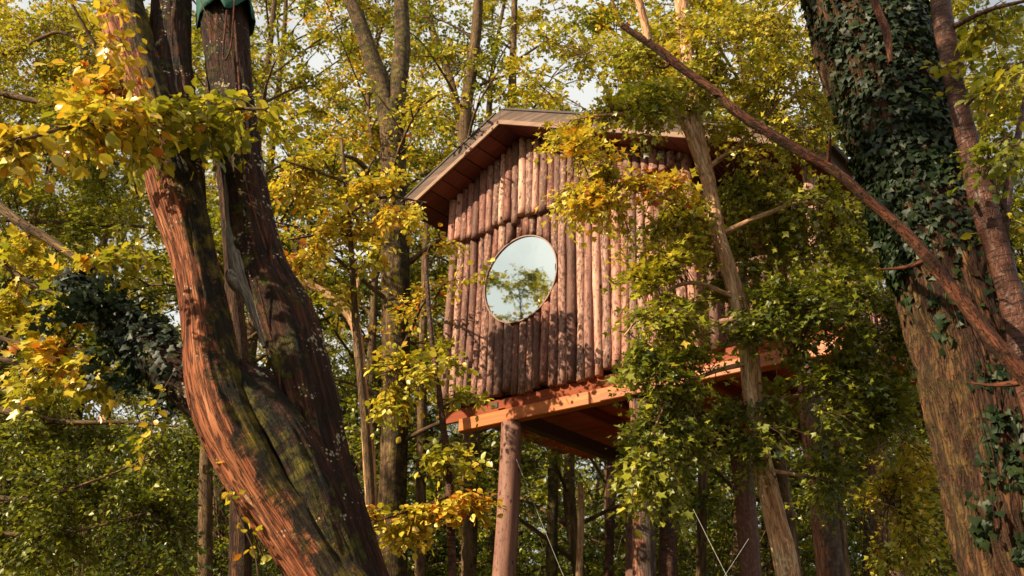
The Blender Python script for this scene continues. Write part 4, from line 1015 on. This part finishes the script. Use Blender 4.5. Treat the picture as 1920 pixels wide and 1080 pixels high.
def blob(pxc, pyc, rr, n, Yc=5.75):
    a = g.uniform(0, 6.28, n); q = g.uniform(0, 1, n) ** .5
    pos = []
    for i in range(n):
        X = pxc + rr[0] * q[i] * math.cos(a[i]); Yp = pyc + rr[1] * q[i] * math.sin(a[i])
        # onto the trunk's surface: nearest axis point, pushed out towards the lens
        e = P(X, Yp, 5.9); k = np.argmin(np.linalg.norm(c[:, :3] - e, axis=1)); ax = c[k, :3]; r = c[k, 3]
        w = e - ax; lat = min(abs(w[0]), r * .93) * np.sign(w[0]); pos.append([ax[0] + lat, ax[1] - math.sqrt(max(r * r - lat * lat, 0)) - g.uniform(0.01, .07), e[2]])
    pos = np.array(pos); nn = np.tile([-.1, -1, .25], (n, 1)) + g.normal(0, .35, (n, 3))
    return dict(pos=pos, d=np.tile([0, -.1, -1.0], (n, 1)) + g.normal(0, .5, (n, 3)), n=nn, s=.066 * g.uniform(.55, 1.3, n), t=np.clip(.42 + g.normal(0, .13, n), 0, 1))
for (x_, y_, rr, n) in [(1770, 560, (60, 70), 180), (1880, 610, (60, 60), 230), (1840, 720, (45, 35), 120), (1905, 700, (40, 40), 110), (1885, 860, (75, 75), 330), (1820, 960, (22, 70), 45), (1905, 790, (40, 40), 110), (1760, 640, (20, 30), 20), (1915, 950, (35, 60), 120), (1900, 1040, (30, 40), 80), (1850, 800, (40, 25), 60)]:
    parts.append(blob(x_, y_, rr, n))
leaves_to(ivr, cat_leaves(parts), T_IVY, T_IVY, M_IVY, 'ivy', 300, 10, 'foliage', g)
st = []
for k in range(6):
    x0 = g.uniform(1760, 1900); pts = [P(x0 + 60, 900 + g.uniform(-40, 100), 5.62), P(x0 + 30, 760, 5.58), P(x0 + g.uniform(-30, 30), 620, 5.6), P(x0 - 60, 480, 5.66)]
    st.append((catmull(np.array(pts), 16), np.full(16, g.uniform(.002, .005))))
add_branches('stem', ivr, st, M_BARK_RIGHT, 5)

# cherry trunk and the long diagonal dead stem
pCh = to_ground(px_pts([(1735, -260, 5.4, 30), (1763, 0, 5.4, 34), (1782, 120, 5.4, 36), (1806, 230, 5.4, 36), (1846, 385, 5.4, 42), (1876, 480, 5.4, 42), (1912, 620, 5.4, 46), (1955, 800, 5.4, 52)]), lean=(.18, 0))
rC = root('cherry_tree', 'slender cherry trunk with banded bark in front of the ivied tree', 'tree', (pCh[-1][0], pCh[-1][1], 0))
add_trunk('trunk', rC, pCh, M_BARK_CHERRY, 40, 240, 0.004, 12, 8, .018, seed=12)
add_trunk('limb', rC, px_pts([(1808, 374, 5.3, 7), (1826, 382, 5.35, 9), (1848, 392, 5.4, 15)]), M_BARK_CHERRY, 12, 12, 0.003, 12, 8, .01, seed=13)
add_trunk('limb', rC, px_pts([(1925, 180, 5.6, 10), (1900, 300, 5.5, 13), (1885, 400, 5.4, 17), (1882, 470, 5.4, 20)]), M_BARK_CHERRY, 16, 40, 0.003, 12, 8, .01, seed=14)
lch = [catmull(px_pts(l), 30) for l in [[(1770, 60, 5.4, 12), (1850, 20, 5.2, 9), (1930, 0, 5.0, 6)], [(1885, 400, 5.4, 10), (1850, 300, 5.2, 6), (1895, 250, 5.1, 4)], [(1800, 210, 5.4, 9), (1860, 150, 5.2, 6), (1930, 110, 5.0, 5)]]]
add_branches('branches', rC, [(l[:, :3], l[:, 3]) for l in lch], M_BARK_CHERRY, 6)
tb, lv = sprays_in_regions([(1880, 40, 5.2, 60, 55, .4, 9, .52), (1885, 150, 5.1, 55, 60, .4, 9, .50), (1870, 285, 5.1, 60, 40, .3, 7, .42), (1900, 400, 5.6, 40, 60, .4, 4, .55), (1800, 130, 5.3, 25, 60, .2, 2, .55)],
                           [l[:, :3] for l in lch], g, twig_len=.24, nl=7, size=.058, sub_r=.004, twigs_per=5, reach=.9)
add_branches('twigs', rC, tb, M_TWIG, 4)
leaves_to(rC, lv, T_OVAL, T_OVAL, M_LEAF_NEAR, 'beech', 200, 10, rng=g)

pD = to_ground(px_pts([(1166, 47, 5.0, 11), (1230, 90, 5.0, 17), (1290, 137, 5.0, 20), (1340, 172, 5.0, 20), (1388, 216, 5.0, 23), (1500, 284, 5.0, 25), (1560, 318, 5.0, 24), (1622, 368, 5.0, 25), (1712, 452, 5.0, 27), (1800, 560, 5.0, 30), (1862, 640, 5.0, 35), (1926, 712, 5.0, 37), (2060, 860, 5.0, 42)]), lean=(.8, 0))
rD = root('dead_tree', 'long bare red-brown stem slanting across the upper right, broken at top', 'tree', (pD[-1][0], pD[-1][1], 0))
add_trunk('trunk', rD, pD * np.array([1, 1, 1, .8]), M_BARK_STEM, 36, 420, 0.005, 24, 3, .03, moss=lambda V, d, bc: .48 - .15 * d[:, 2], seed=15)
add_trunk('limb', rD, px_pts([(1185, -60, 5.05, 13), (1198, 0, 5.02, 14), (1208, 40, 5.0, 14), (1216, 78, 5.0, 14)]), M_BARK_PALE, 20, 40, 0.004, 20, 3, .01, seed=16)
gD = np.random.default_rng(64); cD = catmull(pD, 120); stub = []
for k in (6, 12, 17, 24, 30, 36, 43, 49):
    a_ = cD[k, :3]; T_ = norm(cD[k + 1, :3] - cD[k, :3]); d_ = gD.normal(0, 1, 3); d_ = norm(d_ - T_ * (d_ @ T_) - T_ * .5); Ls_ = gD.uniform(.05, .32)
    stub.append((catmull(np.array([a_, a_ + d_ * Ls_ * .5 + gD.normal(0, .02, 3), a_ + d_ * Ls_ + gD.normal(0, .04, 3)]), 8), np.linspace(cD[k, 3] * .45, .003, 8)))
add_branches('side_twig', rD, stub, M_BARK_STEM, 7)
rE = root('hanging_branch', 'short dark red-brown branch end hanging before the ivy at top right', 'branch', tuple(P(1620, -80, 5.3)))
add_trunk('stem', rE, px_pts([(1620, -80, 5.3, 15), (1640, 0, 5.25, 15), (1662, 60, 5.2, 14), (1670, 118, 5.15, 8)]), M_BARK_STEM, 16, 40, 0.004, 20, 3, .02, seed=17)

# ------------------------------------------------------------------ pale maple whose boughs hang before the house
pM = to_ground(px_pts([(1262, -260, 7.4, 20), (1280, 0, 7.3, 26), (1292, 130, 7.2, 26), (1302, 230, 7.2, 26), (1326, 330, 7.2, 27), (1350, 450, 7.2, 30), (1382, 560, 7.2, 33), (1404, 660, 7.2, 35), (1414, 760, 7.2, 35), (1434, 880, 7.2, 36), (1455, 980, 7.2, 40), (1478, 1080, 7.2, 44)]), lean=(.1, 0))
rM = root('maple_tree', 'pale-barked leaning maple whose boughs hang before the right of the treehouse', 'tree', (pM[-1][0], pM[-1][1], 0))
add_trunk('trunk', rM, pM, M_BARK_PALE, 44, 320, 0.007, 22, 2.5, .03, moss=lambda V, d, bc: .3 + .15 * d[:, 0], seed=20)
add_trunk('limb', rM, px_pts([(1255, -200, 7.5, 14), (1272, -20, 7.4, 18), (1282, 80, 7.3, 18), (1296, 180, 7.2, 16)]), M_BARK_PALE, 20, 60, 0.005, 22, 2.5, .02, moss=lambda V, d, bc: np.full(len(V), .45), seed=21)
add_trunk('limb', rM, px_pts([(1255, 190, 7.0, 10), (1284, 230, 7.1, 16), (1310, 300, 7.15, 18), (1330, 360, 7.2, 18)]), M_BARK_PALE, 20, 50, 0.005, 22, 2.5, .02, moss=lambda V, d, bc: np.full(len(V), .45), seed=22)
LM = [catmull(px_pts(l) * np.array([1, 1, 1, .62]), 30) for l in [
    [(1348, 430, 7.2, 18), (1270, 380, 7.0, 12), (1170, 350, 6.8, 8), (1075, 330, 6.7, 4)],
    [(1302, 240, 7.2, 16), (1220, 215, 7.0, 11), (1140, 215, 6.9, 8), (1070, 225, 6.8, 4)],
    [(1292, 140, 7.2, 16), (1220, 100, 7.3, 11), (1140, 90, 7.4, 7), (1070, 110, 7.4, 4)],
    [(1382, 560, 7.2, 18), (1300, 530, 7.0, 13), (1230, 560, 6.8, 9), (1170, 630, 6.7, 5)],
    [(1405, 680, 7.2, 18), (1330, 700, 7.0, 13), (1260, 740, 6.8, 9), (1215, 830, 6.7, 5)],
    [(1350, 440, 7.2, 20), (1440, 400, 7.1, 15), (1520, 380, 7.2, 11), (1610, 420, 7.4, 6)],
    [(1320, 320, 7.2, 18), (1410, 250, 7.3, 13), (1480, 160, 7.4, 9), (1540, 60, 7.5, 5)],
    [(1292, 120, 7.2, 14), (1370, 70, 7.3, 10), (1440, 40, 7.4, 7), (1500, -20, 7.5, 4)],
    [(1395, 620, 7.2, 18), (1490, 590, 7.1, 13), (1570, 580, 7.2, 10), (1680, 630, 7.4, 5)],
    [(1416, 760, 7.2, 18), (1510, 740, 7.3, 13), (1590, 750, 7.5, 9), (1690, 800, 7.7, 5)],
    [(1434, 880, 7.2, 14), (1540, 900, 7.6, 10), (1620, 930, 7.9, 7), (1700, 960, 8.0, 4)]]]
add_branches('branches', rM, [(l[:, :3], l[:, 3]) for l in LM], M_BARK_PALE, 8)
g = np.random.default_rng(77)
REG = [ # px, py, Y, rx, ry, rd, count, tint
    (1082, 245, 6.8, 42, 36, .3, 7, .66), (1130, 300, 6.8, 40, 40, .3, 5, .62), (1105, 372, 6.7, 58, 36, .25, 9, .68), (1200, 345, 6.8, 70, 30, .3, 8, .68),
    (1075, 80, 7.6, 60, 60, .5, 7, .50), (1170, 130, 7.3, 80, 80, .5, 20, .50), (1150, 200, 7.1, 70, 30, .4, 9, .45), (1240, 190, 7.0, 70, 60, .5, 14, .38),
    (1330, 90, 7.3, 90, 90, .6, 22, .50), (1450, 110, 7.4, 90, 110, .7, 30, .52), (1400, 255, 7.2, 80, 45, .4, 5, .50), (1520, 230, 7.5, 60, 80, .5, 12, .50),
    (1270, 410, 7.3, 90, 55, .35, 19, .54), (1230, 480, 6.8, 70, 60, .4, 15, .54), (1440, 400, 7.6, 100, 90, .3, 30, .38), (1560, 440, 7.3, 100, 110, .6, 34, .36),
    (1240, 590, 6.8, 65, 60, .4, 13, .44), (1330, 540, 7.5, 60, 70, .2, 7, .36), (1480, 560, 7.1, 110, 80, .6, 34, .28), (1640, 570, 7.4, 90, 90, .6, 28, .30),
    (1230, 680, 6.8, 55, 50, .3, 11, .30), (1310, 640, 6.9, 50, 40, .3, 4, .36), (1250, 790, 6.8, 65, 75, .4, 22, .30), (1225, 900, 6.8, 40, 60, .3, 9, .36), (1370, 790, 7.0, 50, 50, .4, 5, .24),
    (1500, 690, 7.3, 60, 45, .4, 4, .27), (1450, 800, 7.1, 55, 70, .4, 9, .24), (1590, 740, 7.5, 80, 90, .6, 26, .27), (1690, 760, 7.7, 60, 120, .6, 18, .32),
    (1560, 880, 7.8, 70, 60, .5, 10, .26), (1680, 930, 8.0, 60, 80, .5, 16, .56), (1720, 880, 7.9, 30, 60, .3, 5, .66), (1690, 1040, 8.1, 60, 50, .4, 8, .5)]
tb, lv = sprays_in_regions(REG, [l[:, :3] for l in LM] + [catmull(pM, 60)[12:44, :3]], g, twig_len=.26, nl=9, size=.056, sub_r=.005, twigs_per=7, reach=1.3, droop=.4, dens=1.6, tshift=.07)
add_branches('twigs', rM, tb, M_TWIG, 3)
leaves_to(rM, lv, T_LOBED, T_LOBE4, M_LEAF_NEAR, 'maple', 300, 10, rng=g)

# ------------------------------------------------------------------ young beeches and sprays in the middle distance
def spray_tree(name, label, stem, limbs, regs, seed, size=.07, nparts=150, T=T_OVAL, key='beech', mat=M_BARK_BG, twig_len=.26, nl=8, tw=6, reach=1.2, ground=True, cat='tree', leafmat=M_LEAF_NEAR, stuffT=None):
    g = np.random.default_rng(seed); pts = px_pts(stem); 
    if ground: pts = to_ground(pts)
    b = pts[-1]; r = root(name, label, cat, (b[0], b[1], max(0, b[2]) if ground else b[2]))
    add_trunk('trunk', r, pts, mat, 16, 120, 0.004, 20, 3, .02, seed=seed)
    ls = [catmull(px_pts(l), 24) for l in limbs]
    if ls: add_branches('branches', r, [(l[:, :3], l[:, 3]) for l in ls], mat, 6)
    tb, lv = sprays_in_regions(regs, [l[:, :3] for l in ls] + [catmull(pts, 60)[:, :3]], g, twig_len=twig_len, nl=nl, size=size, sub_r=.006, twigs_per=tw, reach=reach, dens=1.25, tshift=.02)
    add_branches('twigs', r, tb, M_TWIG, 3)
    leaves_to(r, lv, T, stuffT or T, leafmat, key, nparts, 9, rng=g)
    return r
spray_tree('young_beech', 'thin young beech with orange-yellow sprays beside the first house post', [(798, 480, 9.6, 6), (806, 600, 9.6, 9), (826, 760, 9.6, 12), (842, 900, 9.6, 14), (848, 1080, 9.6, 16)],
    [[(812, 700, 9.6, 7), (760, 690, 9.4, 5), (715, 700, 9.3, 3)], [(845, 930, 9.6, 8), (790, 950, 9.4, 6), (700, 980, 9.2, 3)], [(845, 960, 9.6, 7), (890, 940, 9.4, 4)]],
    [(760, 705, 9.4, 60, 35, .3, 10, .62), (745, 760, 9.4, 45, 25, .3, 5, .6), (760, 960, 9.3, 80, 18, .3, 8, .74), (860, 945, 9.4, 45, 24, .3, 7, .82), (770, 1005, 9.3, 75, 22, .3, 5, .68), (850, 860, 9.5, 45, 40, .3, 6, .6), (870, 730, 9.5, 40, 18, .2, 3, .55), (850, 460, 9.9, 26, 16, .2, 2, .66), (905, 508, 9.9, 24, 8, .1, 1, .55), (820, 640, 9.6, 30, 60, .2, 4, .5)], 51, mat=M_BARK_CHERRY)
spray_tree('yellow_beech', 'slim beech with yellow and orange leaves before the forked tree', [(640, 260, 10.2, 5), (655, 420, 10.2, 9), (668, 620, 10.2, 13), (690, 860, 10.2, 16), (700, 1080, 10.2, 18)],
    [[(650, 400, 10.2, 8), (720, 370, 10, 6), (800, 380, 9.8, 3)], [(645, 340, 10.2, 7), (590, 320, 10, 5), (530, 300, 9.9, 3)], [(655, 440, 10.2, 7), (600, 440, 10, 5), (540, 450, 9.8, 3)], [(650, 390, 10.2, 7), (700, 300, 10.1, 4)]],
    [(770, 400, 9.9, 60, 34, .3, 8, .70), (690, 330, 10, 55, 45, .3, 9, .66), (600, 300, 10, 60, 40, .4, 9, .66), (560, 380, 10, 55, 50, .4, 10, .68), (640, 430, 10, 60, 45, .4, 10, .66), (580, 490, 9.9, 50, 40, .3, 7, .74), (715, 480, 9.9, 50, 35, .3, 3, .6), (650, 560, 10, 40, 40, .3, 3, .6)], 52)
spray_tree('maple_sapling', 'yellow-orange maple boughs reaching in over the ivied stub limb at left', [(-120, 250, 7.4, 14), (0, 388, 7.2, 16), (95, 452, 7.1, 15), (172, 505, 7.0, 9)],
    [[(-80, 420, 7.2, 14), (40, 520, 7.0, 10), (130, 560, 6.9, 5)], [(-100, 600, 7.2, 14), (20, 640, 7.0, 9), (120, 660, 6.9, 4)]],
    [(60, 480, 7.0, 80, 45, .4, 9, .66), (40, 580, 6.9, 70, 45, .3, 10, .62), (150, 560, 6.6, 60, 40, .3, 7, .5), (90, 670, 6.8, 85, 40, .3, 10, .74), (180, 690, 6.7, 50, 40, .3, 5, .6), (220, 490, 6.8, 70, 40, .3, 6, .6), (30, 720, 6.9, 50, 30, .3, 4, .6), (250, 740, 6.8, 60, 30, .3, 4, .5)], 53, T=T_LOBED, key='maple', size=.078, ground=False, twig_len=.2, nl=6, tw=5, cat='tree')
# dark arching thicket at lower left
spray_tree('hornbeam', 'dark arching hornbeam with fine drooping twigs at lower left', [(-60, 560, 10.5, 16), (-40, 700, 10.5, 22), (-30, 900, 10.5, 26), (-20, 1080, 10.5, 28)],
    [[(-40, 760, 10.5, 14), (100, 790, 10.3, 12), (230, 792, 10.2, 7), (330, 800, 10.2, 4)], [(-35, 690, 10.5, 12), (40, 760, 10.3, 10), (100, 790, 10.2, 7)], [(-30, 930, 10.5, 10), (60, 935, 10.2, 9), (180, 900, 10, 5), (300, 850, 10, 3)], [(-30, 1000, 10.5, 9), (120, 1000, 10.2, 6), (280, 960, 10, 3)],
     [(-40, 660, 10.5, 12), (80, 700, 10.3, 9), (180, 750, 10.2, 5)]],
    [(80, 820, 10.4, 130, 60, .6, 22, .34), (250, 830, 10.3, 110, 60, .6, 18, .30), (100, 920, 10.3, 130, 60, .6, 22, .32), (280, 930, 10.4, 100, 70, .6, 18, .28), (80, 1030, 10.3, 130, 50, .6, 20, .30), (280, 1030, 10.3, 100, 50, .6, 14, .24), (60, 740, 10.4, 90, 40, .5, 10, .44)], 54, size=.062, nparts=100, twig_len=.34, nl=11, tw=7, stuffT=T_KITE, leafmat=M_LEAF)
# limbs of a tree at the far left
spray_tree('beech_tree', 'beech at the far left with dark limbs under yellow-green foliage', [(-180, -300, 12, 30), (-150, 200, 12, 36), (-130, 700, 12, 42), (-120, 1080, 12, 46)],
    [[(-160, 140, 12, 20), (0, 175, 11.8, 14), (70, 190, 11.6, 12), (135, 205, 11.6, 7), (200, 215, 11.6, 4)], [(-150, 60, 12, 16), (0, 100, 11.8, 12), (110, 60, 11.6, 7), (160, 100, 11.5, 4)], [(-150, 260, 12, 16), (0, 275, 11.8, 14), (120, 290, 11.6, 12), (240, 310, 11.5, 6)], [(-140, 400, 12, 14), (60, 415, 11.8, 9), (270, 425, 11.6, 6)]],
    [(80, 60, 11.8, 130, 70, .8, 38, .60), (250, 90, 12, 90, 90, .8, 24, .60), (80, 160, 11.9, 130, 60, .8, 32, .58), (500, 120, 12, 80, 110, .8, 10, .6), (80, 340, 11.9, 130, 70, .8, 26, .46), (230, 370, 12, 90, 80, .8, 18, .42), (60, 460, 12, 110, 60, .8, 14, .36)], 55, size=.07, nparts=60, twig_len=.34, nl=10, tw=7, stuffT=T_KITE, leafmat=M_LEAF, reach=2.0)
# undergrowth shrubs behind the posts
def shrub(label, px, Y, h, w, tint, seed, n=26):
    g = np.random.default_rng(seed); b = P(px, 1080, Y); gz = gh(b[0], b[1]); r = root('shrub', label, 'shrub', (b[0], b[1], gz))
    tubes, base, dirs, Ls, tt = [], [], [], [], []
    for i in range(n):
        a = g.uniform(0, 6.28); rr = g.uniform(.2, 1) * w; hh = h * g.uniform(.45, 1)
        e = np.array([b[0] + rr * math.cos(a), b[1] + rr * math.sin(a), gz + hh]); s = np.array([b[0], b[1], gz - .05]) + g.normal(0, .08, 3) * [1, 1, 0]
        c = catmull(np.array([s, s + [0.12 * rr * math.cos(a), .12 * rr * math.sin(a), hh * .5], e - [.3 * rr * math.cos(a), .3 * rr * math.sin(a), hh * .12], e]), 14)
        tubes.append((c, np.linspace(.022, .004, 14)))
        for j in range(34):
            q = g.uniform(.25, 1) * 12.9; k = int(q); p = c[k] * (1 - (q - k)) + c[k + 1] * (q - k)
            r3 = g.normal(0, 1, 3); r3[2] *= .3; d = norm(r3); p2 = p + d * g.uniform(0.05, .55)
            base.append(p2); dirs.append(d); Ls.append(g.uniform(.25, .5)); tt.append(tint + g.normal(0, .06))
    lv = twig_leaves(np.array(base), np.array(dirs), np.array(Ls), 10, .07, np.clip(np.array(tt), 0, 1), g)
    add_branches('stem', r, tubes, M_BARK_BG, 5)
    lv['t'] = np.clip(lv['t'] - .08, 0, 1)
    c = new_obj('foliage', leaf_mesh('foliage', lv, T_KITE, M_LEAF, r.location), r); c['kind'] = 'stuff'
shrubs = [(560, 15.5, 6.5, 2.4, .24, 'dark green shrub behind the foot of the double trunk'), (690, 17.5, 7.0, 2.4, .30, 'green shrub behind the forked tree'), (985, 19, 6.8, 2.3, .33, 'green shrub seen between the first post and mossy trunk'),
          (1110, 18, 6.0, 2.2, .40, 'yellow-green shrub seen behind the thin snag'), (1310, 17.5, 6.0, 2.4, .30, 'green shrub seen beneath the middle of the floor'), (1440, 18.5, 7.0, 2.4, .30, 'dark shrub behind the pale leaning maple foot'),
          (1620, 14.5, 6.2, 2.3, .28, 'dark green shrub right of the last front post'), (1790, 15.5, 7.2, 2.5, .40, 'shrub behind the foot of the ivied tree'), (430, 17.5, 7.5, 2.5, .30, 'dark shrub behind the gap of the double trunk'), (180, 15.5, 6.8, 2.8, .34, 'broad dark shrub behind the hornbeam twigs'),
          (30, 17, 7.5, 2.8, .40, 'olive shrub at the left edge behind the hornbeam')]
for i, (px, Y, h, w, t, lab) in enumerate(shrubs): shrub(lab, px, Y, h, w, t, 300 + i)
# the open-grown tree left of the view that the round window mirrors
gx, gy = -11.5, 8.6
rr_ = place_tree('open_tree', 'green tree left of the view, mirrored in the round window', gx, gy, 1.0, .86, 4, sz=.80)
